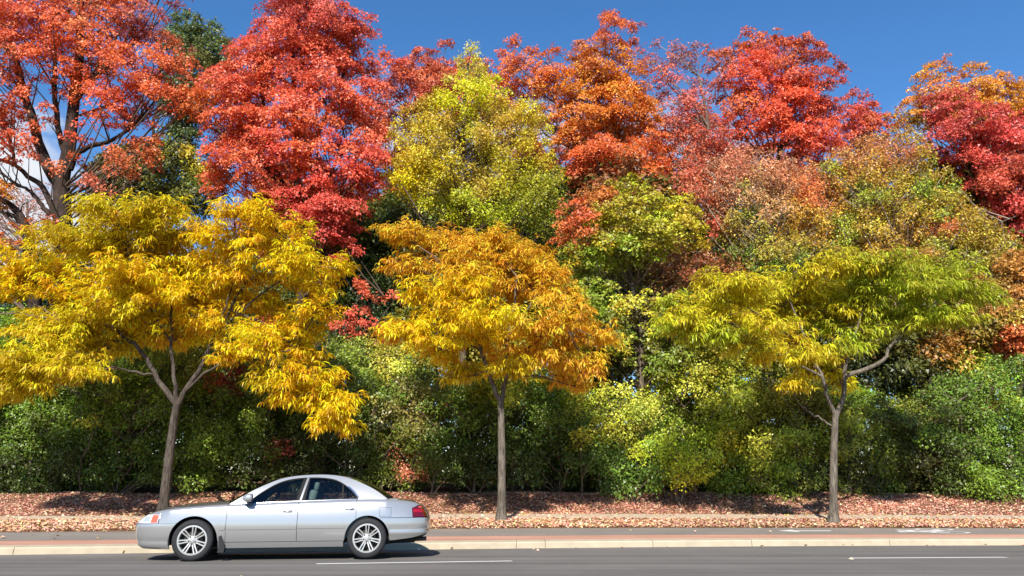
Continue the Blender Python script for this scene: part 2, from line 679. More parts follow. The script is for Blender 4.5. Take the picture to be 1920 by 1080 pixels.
def leaf_quads(C, D, Nn, L, Wd, fold=0.22):
    """folded leaves, two triangles each"""
    B = norm(np.cross(Nn, D))
    Nn = np.cross(D, B)
    L, Wd = L[:, None], Wd[:, None]
    mid = C + D * L * 0.45 + Nn * Wd * fold
    V = np.stack([C, mid + B * Wd * 0.5, C + D * L, mid - B * Wd * 0.5], 1).reshape(-1, 3)
    b = (np.arange(len(C), dtype=np.int32) * 4)[:, None]
    F = np.concatenate([b + np.array([[0, 1, 2]]), b + np.array([[0, 2, 3]])], 1).reshape(-1, 3)
    LEAVES[0] += len(C)
    return V, F


def leaf_flakes(C, D, Nn, L, Wd):
    """small far leaves, one triangle each"""
    B = norm(np.cross(Nn, D))
    V = np.stack([C - B * Wd[:, None] * 0.5, C + B * Wd[:, None] * 0.5, C + D * L[:, None]], 1).reshape(-1, 3)
    LEAVES[0] += len(C)
    return V, np.arange(len(C) * 3, dtype=np.int32).reshape(-1, 3)


def fronds(C, D0, L, Wd, droop, rng):
    """narrow drooping compound leaves, three joined strips each"""
    n = len(C)
    H = norm(D0 * np.array([1, 1, 0]) + 1e-6)
    side = np.stack([-H[:, 1], H[:, 0], np.zeros(n)], 1)
    tw = rng.normal(0, 0.5, (n, 1))
    side = norm(side + tw * np.array([0, 0, 1.0]))
    pts, P, d = [C], C, D0
    for k in range(3):
        d = norm(d + np.array([0, 0, -1.0]) * droop[:, None] * (0.55 + 0.25 * k))
        P = P + d * (L / 3)[:, None]
        pts.append(P)
    w = (Wd * 0.5)[:, None]
    V = np.stack([pts[0], pts[1] - side * w, pts[1] + side * w, pts[2] - side * w * 0.9, pts[2] + side * w * 0.9, pts[3]], 1).reshape(-1, 3)
    b = (np.arange(n, dtype=np.int32) * 6)[:, None]
    F = np.stack([b + np.array([[0, 1, 2]]), b + np.array([[1, 3, 2]]), b + np.array([[2, 3, 4]]), b + np.array([[3, 5, 4]])], 1).reshape(-1, 3)
    LEAVES[0] += n
    return V, F


def poly_info(poly, pts):
    P = np.asarray(poly, float)
    Q = np.roll(P, -1, 0)
    x, y = pts[:, 0:1], pts[:, 1:2]
    c = ((P[:, 1] > y) != (Q[:, 1] > y)) & (x < (Q[:, 0] - P[:, 0]) * (y - P[:, 1]) / (Q[:, 1] - P[:, 1] + 1e-9) + P[:, 0])
    inside = c.sum(1) % 2 == 1
    d = Q - P
    t = np.clip(((pts[:, None] - P) * d).sum(2) / (d ** 2).sum(1), 0, 1)
    dist = np.linalg.norm(pts[:, None] - (P + t[..., None] * d), axis=2).min(1)
    return inside, dist


def poly_area(poly):
    P = np.asarray(poly, float)
    Q = np.roll(P, -1, 0)
    return abs((P[:, 0] * Q[:, 1] - Q[:, 0] * P[:, 1]).sum()) / 2


def clumps_from(polys, Y, depth, rpx, over, rng, back=0.5, wall=False):
    """boughs of a crown: centre (world), radius (m), pixel, spread through the crown's depth"""
    out = []
    for poly in polys:
        n = max(1, int(over * poly_area(poly) / (math.pi * (rpx * 0.8) ** 2)))
        lo, hi = np.min(poly, 0), np.max(poly, 0)
        pool = []
        while len(pool) < n * 5:
            p = lo + rng.random((n * 8, 2)) * (hi - lo)
            ins, dist = poly_info(poly, p)
            ok = ins & (dist > rpx * 0.14)
            if not ok.any():
                ok = ins
            pool += list(np.concatenate([p[ok], dist[ok][:, None]], 1))
        pool = np.array(pool[:n * 5])
        got = [pool[0]]
        near = np.full(len(pool), 1e9)
        for _ in range(n - 1):                               # spread evenly, with some slack
            near = np.minimum(near, np.linalg.norm(pool[:, :2] - got[-1][:2], axis=1))
            got.append(pool[(near * rng.uniform(0.4, 1.0, len(pool))).argmax()])
        got = np.array(got)
        dm = max(got[:, 2].max(), rpx)
        rho = np.clip(got[:, 2] / dm, 0, 1)
        bulge = depth * np.sqrt(np.clip(1 - (1 - rho) ** 2, 0.02, 1))
        if wall:
            bulge = depth * rng.uniform(0.45, 1.05, n)
        u = rng.random(n)
        isback = rng.random(n) < back / (1 + back)
        dy = np.where(isback, bulge * u * 0.9, -bulge * (0.25 + 0.75 * u))
        r = np.clip(got[:, 2] * 1.05, rpx * 0.5, rpx) * rng.uniform(0.8, 1.2, n)
        if wall:
            r = rpx * rng.uniform(0.55, 1.2, n)
        for (px, py, _), d, rr in zip(got, dy, r):
            c = W(px, py, Y + d)
            out.append((c[0], c[1], c[2], rr * (Y + d) / FPX * 1.02, px, py))
    return np.array(out)


SOFT = 0.045


def tint_of(C, anchors, rng, mixing=0.0):
    """colour of each bough: that of the nearest sampled place in the photograph, with natural variation"""
    A = np.array([[a[0], a[1]] for a in anchors], float)
    R = np.array([a[3] if len(a) > 3 else 0 for a in anchors], float)
    K = lin(np.array([a[2] for a in anchors], float))
    K = K + np.clip(K[:, :1] - 1.8 * K[:, 1:2], 0, 1) * np.array([[0, 0.115, 0.026]])      # reds lean to coral
    d = np.linalg.norm((C[:, None, 4:6] - A) * np.array([1, 1.15]), axis=2)
    d = d * rng.uniform(0.75 - 0.4 * mixing, 1.3 + mixing, d.shape)
    small = R > 0
    big = np.where(small, 1e9, d)
    idx = big.argmin(1) if (~small).any() else d.argmin(1)
    if small.any():
        ds = np.where(small, d - R, 1e9)
        k = ds.argmin(1)
        idx = np.where(ds[np.arange(len(d)), k] < 0, k, idx)
    return K[idx]


def vary(c, rng, n_v, n_h):
    v = np.exp(rng.normal(0, n_v, (len(c), 1)))
    h = rng.normal(0, n_h, (len(c), 1))
    return np.clip(c * v * np.concatenate([np.exp(h * 0.3), np.exp(h), np.exp(h * 0.7)], 1), 0.002, 0.85)


ALB = 1.12


def foliage(C, tint, rng, leaf=0.12, dens=1.6, style='maple', nspray=8, vv=0.13, hv=0.12, alb=ALB):
    """leaves for boughs C (x,y,z,r,..): sprays of leaves spread over each bough. Returns V, F, colour, spray centres and their bough"""
    n = len(C)
    rep = np.repeat(np.arange(n), nspray)
    cen, r = C[rep, :3], C[rep, 3:4]
    d = norm(rng.normal(0, 1, (len(rep), 3)))
    d[:, 2] = np.where(d[:, 2] < -0.2, np.abs(d[:, 2]) * 0.5, d[:, 2])
    if style == 'upright':
        sp = cen + d * r * np.array([0.72, 0.72, 1.05]) * rng.uniform(0.35, 1.0, (len(rep), 1))
    else:
        sp = cen + d * r * np.array([1.05, 1.05, 0.95]) * rng.uniform(0.25, 1.1, (len(rep), 1))
    axis = C[:, :3].mean(0)
    out = norm((sp - cen) + 0.25 * (sp - axis) * np.array([1, 1, 0.2]))
    sn = norm(out * 0.55 + np.array([0, -0.25, 0.75]) + rng.normal(0, 0.28, sp.shape))
    rs = r[:, 0] * rng.uniform(0.40, 0.62, len(rep))
    stint = vary(tint[rep], rng, vv, hv)
    nl = dens * math.pi * rs ** 2 / (leaf * leaf * 0.42) * 0.75
    nl = np.maximum(3, rng.poisson(nl))
    q = np.repeat(np.arange(len(rep)), nl)
    m = len(q)
    U = norm(np.cross(sn, rng.normal(0, 1, sn.shape)))
    Vv = np.cross(sn, U)
    a = rng.random(m) * 2 * math.pi
    rr = np.sqrt(rng.random(m)) * rs[q]
    rad = np.cos(a)[:, None] * U[q] + np.sin(a)[:, None] * Vv[q]
    thick = {'maple': 0.16, 'small': 0.5, 'upright': 0.55}[style]
    pos = sp[q] + rad * rr[:, None] + sn[q] * (rng.normal(0, 1, m) * thick * rs[q])[:, None]
    pos[:, 2] -= 0.35 * rr ** 2 / np.maximum(rs[q], 0.05)
    dirs = norm(rad + rng.normal(0, 0.55, (m, 3)) + np.array([0, 0, -0.45]))
    jit = 0.55 if style == 'maple' else 0.75
    nn = norm(sn[q] + rng.normal(0, jit, (m, 3)))
    L = leaf * rng.uniform(0.5, 1.4, m)
    V, F = leaf_flakes(pos, dirs, nn, L, L * (0.95 if style == 'maple' else 0.72))
    col = np.minimum(vary(stint[q], rng, 0.16, 0.10) * alb, 0.9)
    return V, F, col, sp, rep


def inst_twigs(C, sp, rep, trunk_pts, rng, rscale=1.0, thin=1.0):
    """wood inside a crown: a bough from the trunk to each clump, fine branches out to its sprays"""
    T = np.asarray(trunk_pts)
    A, B, ra, rb = [], [], [], []
    for c in C:
        h = np.linalg.norm(T[:, :2] - c[:2], axis=1)
        cost = np.abs(T[:, 2] - (c[2] - 0.75 * h - 0.2)) + 0.3 * h
        a = T[cost.argmin()]
        dist = np.linalg.norm(c[:3] - a)
        m = a + (c[:3] - a) * 0.5 + rng.normal(0, 0.06, 3) * dist + np.array([0, 0, -0.05 * dist])
        w = (0.012 + 0.006 * dist) * rscale
        A += [a, m]
        B += [m, c[:3]]
        ra += [w * 1.3, w * 0.9]
        rb += [w * 0.9, w * 0.45]
    V1, F1 = many_tubes(A, B, ra, rb, 4)
    far = sp + (sp - C[rep, :3]) * np.maximum(0, rng.uniform(-0.6, 0.75, (len(sp), 1)))
    V2, F2 = many_tubes(C[rep, :3], far, np.full(len(sp), 0.010 * thin), np.full(len(sp), 0.004 * thin), 3)
    return np.concatenate([V1, V2]), np.concatenate([F1, F2 + len(V1)])


def px_path(pts, y, dy=None):
    return np.array([W(p[0], p[1], y + (p[2] if len(p) > 2 else 0.0)) for p in pts])


def tree(name, label, cat, Y, polys, anchors, depth=2.2, rpx=42, over=2.0, back=0.3, leaf=0.125, dens=1.6, style='maple', nspray=9,
         trunk=None, trunk_r=0.18, bark='bark_mid', twig='twig', limbs=(), group=None, mat='leaf', vv=0.13, hv=0.12, stems=0, thin=1.0,
         twigs=True, alb=ALB, mix_=0.0, wood=1.0):
    rng = np.random.default_rng(abs(hash(label)) % 1 + sum(ord(ch) * (i + 3) for i, ch in enumerate(label)))
    if not isinstance(polys[0][0], (tuple, list)):
        polys = [polys]
    over, dens = over * 1.5, dens * 0.52
    C = clumps_from(polys, Y, depth, rpx, over, rng, back, stems > 0)
    if trunk is None:
        cx = np.average(C[:, 0], weights=C[:, 3] ** 2)
        cx += rng.normal(0, 0.3)
        zt = C[:, 2].min() + 0.72 * (C[:, 2].max() - C[:, 2].min())
        zb = float(ground_z(cx, Y))
        tp = np.array([[cx + rng.normal(0, 0.12) * k, Y + rng.normal(0, 0.1) * k, zb - 0.05 + (zt - zb) * k / 6] for k in range(7)])
    else:
        tp = px_path(trunk, Y)
        zb = float(ground_z(tp[0, 0], Y))
        if tp[0, 2] > zb:
            tp = np.vstack([[tp[0, 0], Y, zb - 0.05], tp])
    base = Vector((tp[0, 0], tp[0, 1], zb))
    root = thing(name, base, label, cat, group)
    off = np.array(base)
    V, F, col, sp, rep = foliage(C, tint_of(C, anchors, rng, mix_), rng, leaf, dens, style, nspray, vv, hv, alb)
    mesh_np('crown' if not stems else 'foliage', V - off, F, M[mat], root, col)
    if stems:
        segs = []
        for s in range(stems):
            x = rng.uniform(C[:, 0].min() + 0.2, C[:, 0].max() - 0.2)
            y = Y + rng.uniform(-0.7, 0.6) * depth
            z = float(ground_z(x, y))
            top = z + rng.uniform(0.5, 0.8) * (C[:, 2].max() - z)
            p = spline([[x, y, z - 0.05], [x + rng.normal(0, .15), y + rng.normal(0, .15), z + (top - z) * .4], [x + rng.normal(0, .4), y + rng.normal(0, .3), top]], 7)
            segs.append(p)
            Vt, Ft = tube_np(p, np.linspace(0.035, 0.012, 7) * rng.uniform(0.7, 1.5), 5)
            mesh_np('stem', Vt - off, Ft, M[bark], root, smooth=True)
        tpts = np.concatenate(segs)
    else:
        p = spline(tp, 22)
        rr = trunk_r * np.linspace(1.0, 0.35, 22)
        rr[:3] *= (1.35, 1.15, 1.05)
        Vt, Ft = tube_np(p, rr, 10, 0.05)
        mesh_np('trunk', Vt - off, Ft, M[bark], root, smooth=True)
        tpts = p
    for lp, r0, r1 in limbs:
        q = spline(px_path(lp, Y), 16)
        q[1:-1] += rng.normal(0, 0.02, q[1:-1].shape)
        Vt, Ft = tube_np(q, np.linspace(r0, r1, 16), 7, 0.05)
        mesh_np('limb', Vt - off, Ft, M[bark], root, smooth=True)
        tpts = np.concatenate([tpts, q])
    if twigs:
        Vt, Ft = inst_twigs(C, sp, rep, tpts, rng, wood, thin)
        mesh_np('twigs', Vt - off, Ft, M[twig], root, kind='stuff')
    return root


# ------------------------------------------------------------------ street trees: honey locusts in the verge
def locust(label, base_px, trunk, limbs, pads, cols, extra_back=10, trunk_r=0.125, group='honey locusts along the verge', fr=1.0, seed=3, mat_bark='bark_locust'):
    rng = np.random.default_rng(seed)
    b = G(base_px[0], base_px[1], 0.05)
    Y = b[1]
    root = thing('locust_tree', Vector(b), label, 'tree', group)
    tp = np.vstack([[b[0], b[1], b[2] - 0.08], px_path(trunk, Y)])
    p = spline(tp, 26)
    rr = trunk_r * np.linspace(1.0, 0.72, 26)
    rr[:4] *= (1.75, 1.4, 1.15, 1.05)
    Vt, Ft = tube_np(p, rr, 14, 0.05)
    mesh_np('trunk', Vt - b, Ft, M[mat_bark], root, smooth=True)
    tpts = [p[14:]]
    for lp, r0, r1 in limbs:
        q = spline(px_path(lp, Y), 18)
        q[2:-1] += rng.normal(0, 0.018, q[2:-1].shape)
        Vt, Ft = tube_np(q, np.linspace(r0, r1, 18), 8, 0.06)
        mesh_np('limb', Vt - b, Ft, M[mat_bark], root, smooth=True)
        tpts.append(q)
    tpts = np.concatenate(tpts)
    PC = []
    cx = np.mean([q[0] for q in pads])
    hw = max(abs(q[0] - cx) for q in pads)
    for k, q in enumerate(pads):
        x, y, rx, rz = q[:4]
        c = q[4] if len(q) > 4 and q[4] is not None else 0
        dmax = 2.6 * math.sqrt(max(0.05, 1 - ((x - cx) / hw) ** 2))
        dy = q[5] if len(q) > 5 else rng.uniform(-0.75, 0.6) * dmax
        w = W(x, y, Y + dy)
        s = (Y + dy) / FPX
        PC.append([*w, rx * s * 1.15, rz * s * 1.35, c])
    for k in range(extra_back):                               # the far side of the crown
        q = pads[int(rng.integers(len(pads)))]
        x, y = q[0] * 0.8 + cx * 0.2 + rng.normal(0, 30), q[1] + rng.normal(0, 12)
        w = W(x, y, Y + rng.uniform(0.8, 2.4))
        s = Y / FPX
        PC.append([*w, q[2] * s, q[3] * s, q[4] if len(q) > 4 and q[4] is not None else 0])
    PC = np.array(PC)
    K = lin(np.array(cols, float))
    # sprigs: each pad is a fan of branchlets, drooping fronds along every one
    A, B, ra, rb = [], [], [], []
    Cn, Dn, Tn = [], [], []
    ctr = np.array([PC[:, 0].mean(), Y, PC[:, 2].min() - 0.5])
    for c in PC:
        pc, rx, rz = c[:3], c[3], c[4]
        h = np.linalg.norm(tpts[:, :2] - pc[:2], axis=1)
        a = tpts[(np.linalg.norm(tpts - pc, axis=1) + 0.5 * np.maximum(0, tpts[:, 2] - pc[2]) + 0.25 * np.maximum(0, pc[2] - tpts[:, 2] - h * 1.2)).argmin()]
        dist = np.linalg.norm(pc - a)
        root_in = pc + (a - pc) / max(dist, .01) * min(rx * 0.6, dist * 0.6) - np.array([0, 0, rz * 0.4])
        m = a + (root_in - a) * 0.5 + rng.normal(0, 0.05, 3) * dist + np.array([0, 0, 0.05 * dist])
        w = 0.012 + 0.007 * dist
        A += [a, m]
        B += [m, root_in]
        ra += [w * 1.25, w * .9]
        rb += [w * .9, w * .6]
        nb = int(8 + 16 * rx)
        base_col = K[int(c[5])]
        for j in range(nb):
            az = rng.uniform(0, 2 * math.pi)
            rad = math.sqrt(rng.random())
            tip = pc + np.array([math.cos(az) * rad * rx, math.sin(az) * rad * rx * 0.9, rz * (rng.uniform(-0.8, 1.1) * math.sqrt(1 - rad * rad * 0.8) - 0.3 * rad)])
            A.append(root_in)
            B.append(tip)
            ra.append(0.009)
            rb.append(0.003)
            L = np.linalg.norm(tip - root_in)
            nn = max(4, int(L / 0.060 * fr))
            t = rng.uniform(0.25, 1.04, nn)
            pos = root_in + (tip - root_in) * t[:, None] + rng.normal(0, 0.06, (nn, 3))
            nf = 4
            pos = np.repeat(pos, nf, 0)
            d = (tip - root_in) / max(L, 0.05)
            az2 = rng.uniform(0, 2 * math.pi, nn * nf)
            dd = np.stack([np.cos(az2), np.sin(az2), rng.uniform(-0.15, 0.75, nn * nf)], 1) + d * 0.7
            Cn.append(pos)
            Dn.append(norm(dd))
            sc = vary(base_col[None], rng, 0.10, 0.10)
            Tn.append(np.repeat(sc, nn * nf, 0))
    Cn, Dn, Tn = np.concatenate(Cn), np.concatenate(Dn), np.concatenate(Tn)
    n = len(Cn)
    V, F = fronds(Cn, Dn, rng.uniform(0.15, 0.33, n), rng.uniform(0.026, 0.042, n), rng.uniform(0.5, 1.1, n), rng)
    col = np.minimum(vary(Tn, rng, 0.20, 0.13) * 1.12, 0.88)
    dry = rng.random(n) < 0.07                                # a few browned leaves
    col[dry] *= np.array([0.62, 0.46, 0.6])
    mesh_np('crown', V - b, F, M['locust_leaf'], root, np.repeat(col, 4, 0))
    Vt, Ft = many_tubes(A, B, ra, rb, 4)
    mesh_np('twigs', Vt - b, Ft, M['twig'], root, kind='stuff')
    return root
# ------------------------------------------------------------------ the trees of the wood, far to near
WOOD = 'autumn trees behind the hedge'
tree('evergreen_tree', 'dark green tree rising between the orange-red and the coral maples', 'tree', 41,
     [[(300, 120), (310, 60), (330, 30), (365, 20), (388, 38), (420, 60), (445, 85), (440, 160), (400, 200), (375, 230), (360, 350), (320, 330), (300, 220)],
      [(170, 300), (230, 265), (300, 260), (390, 270), (410, 400), (300, 430), (200, 420), (160, 350)]],
     [(370, 60, (92, 104, 52)), (340, 200, (74, 84, 38)), (420, 110, (108, 106, 48)), (240, 320, (98, 92, 42)), (340, 330, (76, 80, 34)), (300, 380, (110, 110, 40)), (360, 300, (190, 170, 50), 26), (385, 350, (120, 130, 44), 20)],
     depth=2.0, rpx=32, leaf=0.14, dens=3.2, over=2.4, alb=1.25, style='small', bark='bark_dark', mix_=0.4, group=WOOD)
tree('maple_tree', 'deep rust-red maple crown seen behind the tall yellow-green tree', 'tree', 39,
     [[(690, 115), (740, 78), (770, 95), (790, 70), (806, 90), (826, 66), (840, 72), (852, 105), (900, 92), (930, 110), (962, 105), (975, 230), (880, 260), (740, 240), (700, 180)]],
     [(740, 110, (205, 72, 52)), (830, 90, (190, 70, 45)), (930, 120, (200, 82, 45)), (800, 150, (190, 78, 55)), (780, 200, (198, 72, 60))],
     rpx=34, leaf=0.096, mix_=0.4, group=WOOD)
tree('maple_tree', 'tall orange maple with a pointed top above all its neighbours', 'tree', 35.5,
     [[(935, 130), (948, 85), (962, 70), (990, 74), (1012, 105), (1040, 84), (1062, 112), (1074, 62), (1100, 62), (1112, 62), (1124, 40), (1134, 20), (1162, 18), (1182, 45), (1198, 38),
       (1196, 75), (1186, 95), (1215, 130), (1232, 200), (1262, 260), (1275, 320), (1240, 365), (1150, 350), (1090, 380), (1055, 330), (1035, 250), (1000, 190), (950, 190)]],
     [(975, 100, (222, 98, 44)), (1030, 110, (224, 106, 42)), (1090, 90, (200, 108, 52)), (1150, 50, (205, 84, 44)), (1180, 70, (200, 84, 48)), (1150, 130, (210, 122, 36)), (1100, 150, (212, 126, 34)),
      (1060, 220, (218, 120, 44)), (1180, 200, (214, 118, 36)), (1130, 280, (220, 92, 44)), (1220, 290, (218, 92, 40)), (1090, 330, (220, 84, 46)), (1170, 330, (224, 86, 42))],
     rpx=34, depth=2.6, leaf=0.084, dens=1.7, over=2.3, mix_=0.4, group=WOOD)
tree('maple_tree', 'thin dusty-red maple with bare grey twigs at its top', 'tree', 38,
     [[(1190, 90), (1215, 76), (1243, 70), (1272, 80), (1296, 66), (1318, 90), (1322, 140), (1340, 210), (1348, 280), (1250, 305), (1228, 220), (1205, 150)],
      [(1235, 250), (1330, 225), (1385, 232), (1395, 275), (1340, 335), (1268, 345)]],
     [(1230, 100, (196, 84, 72)), (1290, 100, (172, 96, 92)), (1260, 180, (190, 84, 80)), (1300, 200, (200, 72, 68)), (1330, 260, (208, 72, 62)), (1290, 300, (206, 84, 66))],
     rpx=32, leaf=0.096, dens=0.7, over=2.0, twig='twig_pale', thin=1.5, mix_=0.4, group=WOOD)
tree('maple_tree', 'bright scarlet maple with a rounded top tinged orange', 'tree', 33,
     [[(1318, 100), (1340, 78), (1380, 82), (1398, 58), (1430, 50), (1462, 72), (1510, 66), (1542, 86), (1572, 104), (1594, 130), (1586, 148), (1562, 168), (1572, 222), (1592, 262), (1560, 325),
       (1490, 300), (1400, 285), (1345, 230), (1326, 160)]],
     [(1360, 100, (196, 92, 66)), (1430, 80, (204, 92, 54)), (1510, 90, (202, 80, 52)), (1570, 120, (172, 58, 56)), (1540, 140, (196, 62, 54)), (1420, 140, (226, 60, 50)), (1480, 180, (226, 54, 44)),
      (1380, 180, (216, 86, 50)), (1420, 240, (224, 56, 48)), (1520, 250, (222, 58, 50)), (1560, 280, (218, 66, 58)), (1350, 150, (188, 98, 88))],
     rpx=36, depth=2.6, leaf=0.084, dens=1.8, over=2.3, mix_=0.4, group=WOOD)
tree('maple_tree', 'small red maple in the dip right of the scarlet one', 'tree', 40,
     [[(1545, 205), (1575, 180), (1602, 166), (1640, 188), (1668, 212), (1680, 240), (1650, 300), (1580, 310), (1550, 260)]],
     [(1600, 190, (192, 58, 56)), (1650, 220, (205, 70, 58)), (1580, 240, (214, 66, 58)), (1640, 270, (200, 92, 62))],
     rpx=26, leaf=0.096, depth=1.6, mix_=0.4, group=WOOD)
tree('maple_tree', 'golden-orange maple top behind the crimson maple', 'tree', 39,
     [[(1698, 175), (1714, 148), (1740, 124), (1776, 108), (1796, 136), (1812, 128), (1830, 112), (1870, 124), (1888, 132), (1915, 145), (1960, 135), (2010, 200), (1990, 270), (1800, 270), (1720, 235)],
      [(1655, 200), (1690, 184), (1712, 196), (1745, 205), (1750, 255), (1690, 262), (1672, 225)]],
     [(1760, 140, (212, 142, 46)), (1780, 130, (204, 120, 50)), (1850, 140, (214, 146, 52)), (1890, 180, (212, 146, 42)), (1720, 180, (206, 128, 56)), (1690, 200, (208, 132, 52)), (1720, 240, (180, 140, 50))],
     rpx=30, leaf=0.096, dens=1.7, depth=2.0, mix_=0.4, group=WOOD)
tree('maple_tree', 'crimson maple crown hanging at the upper right below the golden top', 'tree', 32,
     [[(1742, 190), (1770, 168), (1802, 160), (1838, 182), (1880, 200), (1920, 205), (2010, 190), (2010, 490), (1930, 475), (1880, 445), (1828, 365), (1786, 345), (1738, 280), (1722, 225)]],
     [(1780, 200, (196, 48, 62)), (1840, 210, (192, 46, 58)), (1760, 260, (204, 56, 68)), (1810, 290, (204, 44, 60)), (1880, 280, (206, 40, 62)), (1900, 230, (204, 44, 60)), (1800, 330, (216, 58, 70)),
      (1890, 370, (218, 50, 70)), (1860, 420, (208, 54, 70)), (1900, 330, (196, 70, 60)), (1855, 235, (210, 120, 50), 16)],
     rpx=36, leaf=0.084, depth=2.4, dens=1.8, over=2.2, mix_=0.4, group=WOOD)
tree('maple_tree', 'big orange-red maple with dark forking limbs at the upper left', 'tree', 30,
     [[(-90, -80), (345, -80), (350, 10), (310, 40), (366, 95), (385, 190), (330, 225), (290, 220), (306, 270), (262, 278), (214, 246), (166, 236), (126, 195), (76, 145), (58, 165), (0, 150), (-90, 170)],
      [(-90, 120), (40, 128), (62, 170), (40, 200), (78, 212), (70, 262), (62, 300), (20, 310), (-90, 250)],
      [(128, 215), (170, 232), (162, 300), (130, 300), (112, 240)], [(66, 195), (104, 180), (112, 225), (84, 235)], [(74, 295), (112, 290), (126, 318), (80, 330)], [(190, 270), (300, 262), (290, 330), (200, 345)],
      [(140, 300), (200, 310), (220, 370), (150, 360)]],
     [(60, 40, (222, 92, 66)), (200, 30, (220, 96, 62)), (280, 20, (192, 92, 80)), (30, 110, (222, 92, 66)), (170, 100, (218, 86, 48)), (250, 120, (226, 92, 58)), (320, 150, (206, 84, 52)), (130, 170, (226, 84, 50)),
      (200, 190, (226, 72, 48)), (270, 220, (220, 76, 54)), (30, 200, (224, 90, 60)), (30, 260, (222, 80, 56)), (150, 260, (210, 56, 48)), (290, 240, (228, 92, 52)), (100, 310, (220, 96, 64)), (250, 290, (190, 82, 44)), (180, 330, (206, 96, 76))],
     rpx=34, depth=2.6, leaf=0.084, dens=1.2, over=2.0, bark='bark_dark', twig='twig', mix_=0.4, group=WOOD, trunk_r=0.42,
     trunk=[(120, 500), (118, 440), (116, 390), (115, 350), (118, 322), (128, 285), (134, 230), (142, 160), (150, 90), (150, -20)],
     limbs=[([(113, 345), (90, 318), (78, 285), (60, 222), (45, 178), (30, 115), (12, 60), (-8, 20)], .26, .07),
            ([(130, 318), (140, 292), (165, 275), (205, 265), (250, 235), (290, 190)], .15, .04),
            ([(124, 300), (112, 255), (104, 190), (102, 110), (106, 50), (98, -20)], .14, .05),
            ([(140, 190), (180, 140), (230, 95), (280, 60)], .10, .03),
            ([(110, 430), (96, 385), (78, 350), (52, 330), (28, 310), (-8, 296)], .14, .06),
            ([(28, 310), (18, 262), (8, 240), (-12, 215)], .07, .03),
            ([(92, 402), (68, 372), (48, 352), (12, 345)], .10, .04)])
tree('maple_tree', 'dark-trunked maple with a few amber leaves at the left edge', 'tree', 28.5,
     [[(-80, 320), (0, 330), (34, 350), (28, 385), (0, 400), (-80, 400)], [(14, 415), (110, 400), (112, 425), (60, 440), (20, 440)], [(-80, 420), (10, 430), (45, 455), (20, 475), (-80, 490)]],
     [(10, 360, (222, 130, 44)), (60, 415, (188, 84, 40)), (20, 450, (196, 92, 44)), (95, 410, (182, 70, 40)), (-20, 380, (206, 150, 40))],
     rpx=20, depth=1.4, leaf=0.096, dens=1.3, over=1.8, bark='bark_dark', mix_=0.4, group=WOOD, trunk_r=0.26,
     trunk=[(66, 560), (60, 480), (50, 440), (40, 408), (16, 382), (-20, 362)], limbs=[([(44, 420), (26, 405), (0, 398)], .12, .05), ([(41, 405), (42, 385), (50, 380)], .03, .015)])
tree('maple_tree', 'leafless reddish maple showing grey twigs below the orange-red crown', 'tree', 46,
     [[(-70, 350), (40, 350), (110, 330), (112, 480), (-70, 500)], [(130, 345), (240, 330), (270, 400), (140, 420)]],
     [(50, 400, (168, 92, 80)), (190, 370, (176, 110, 90))], rpx=30, depth=1.5, leaf=0.09, dens=0.22, over=1.8, twig='twig_pale', thin=1.4, mix_=0.4, group=WOOD)
tree('maple_tree', 'tall coral-red maple whose lowest sprays reach down beside the golden locust', 'tree', 29.5,
     [[(478, 30), (485, -30), (520, -50), (620, -50), (640, 0), (700, 28), (710, 72), (688, 100), (716, 132), (730, 175), (722, 250), (736, 292), (726, 345), (694, 402), (668, 452), (652, 482), (620, 472), (560, 458),
       (540, 424), (480, 390), (388, 366), (378, 300), (385, 255), (335, 215), (345, 165), (392, 145), (410, 105), (440, 82), (468, 66)],
      [(655, 525), (770, 538), (750, 568), (662, 566)], [(640, 580), (700, 564), (730, 582), (690, 606)], [(605, 596), (700, 600), (752, 645), (700, 656), (615, 626)], [(590, 440), (668, 450), (676, 505), (640, 520), (600, 495)], [(470, 600), (520, 595), (540, 630), (490, 640)],
      [(300, 515), (345, 512), (350, 540), (305, 545)]],
     [(560, 20, (202, 74, 74)), (660, 60, (206, 70, 66)), (520, 90, (216, 76, 66)), (600, 130, (218, 78, 66)), (440, 160, (220, 80, 66)), (390, 180, (214, 110, 58)), (500, 200, (224, 82, 60)), (640, 180, (222, 78, 64)), (700, 220, (216, 80, 62)),
      (430, 260, (224, 84, 60)), (560, 260, (226, 84, 56)), (480, 320, (222, 62, 62)), (600, 330, (218, 50, 58)), (690, 330, (216, 64, 66)), (580, 400, (212, 44, 58)), (650, 420, (208, 44, 58)), (420, 340, (222, 84, 56)), (700, 550, (222, 84, 66)),
      (680, 620, (222, 70, 66)), (500, 620, (196, 50, 50)), (320, 530, (200, 64, 50))],
     rpx=36, depth=2.6, leaf=0.084, dens=1.75, over=2.2, bark='bark_dark', mix_=0.4, group=WOOD, trunk_r=0.24, trunk=[(566, 700), (564, 560), (560, 420), (556, 300), (552, 180), (548, 60)],
     limbs=[([(560, 400), (520, 320), (500, 240), (490, 150)], .11, .03), ([(558, 330), (600, 240), (640, 150), (660, 70)], .11, .03), ([(556, 480), (590, 380), (640, 290), (680, 220)], .10, .03), ([(566, 650), (610, 600), (660, 585), (720, 555)], .05, .015)])
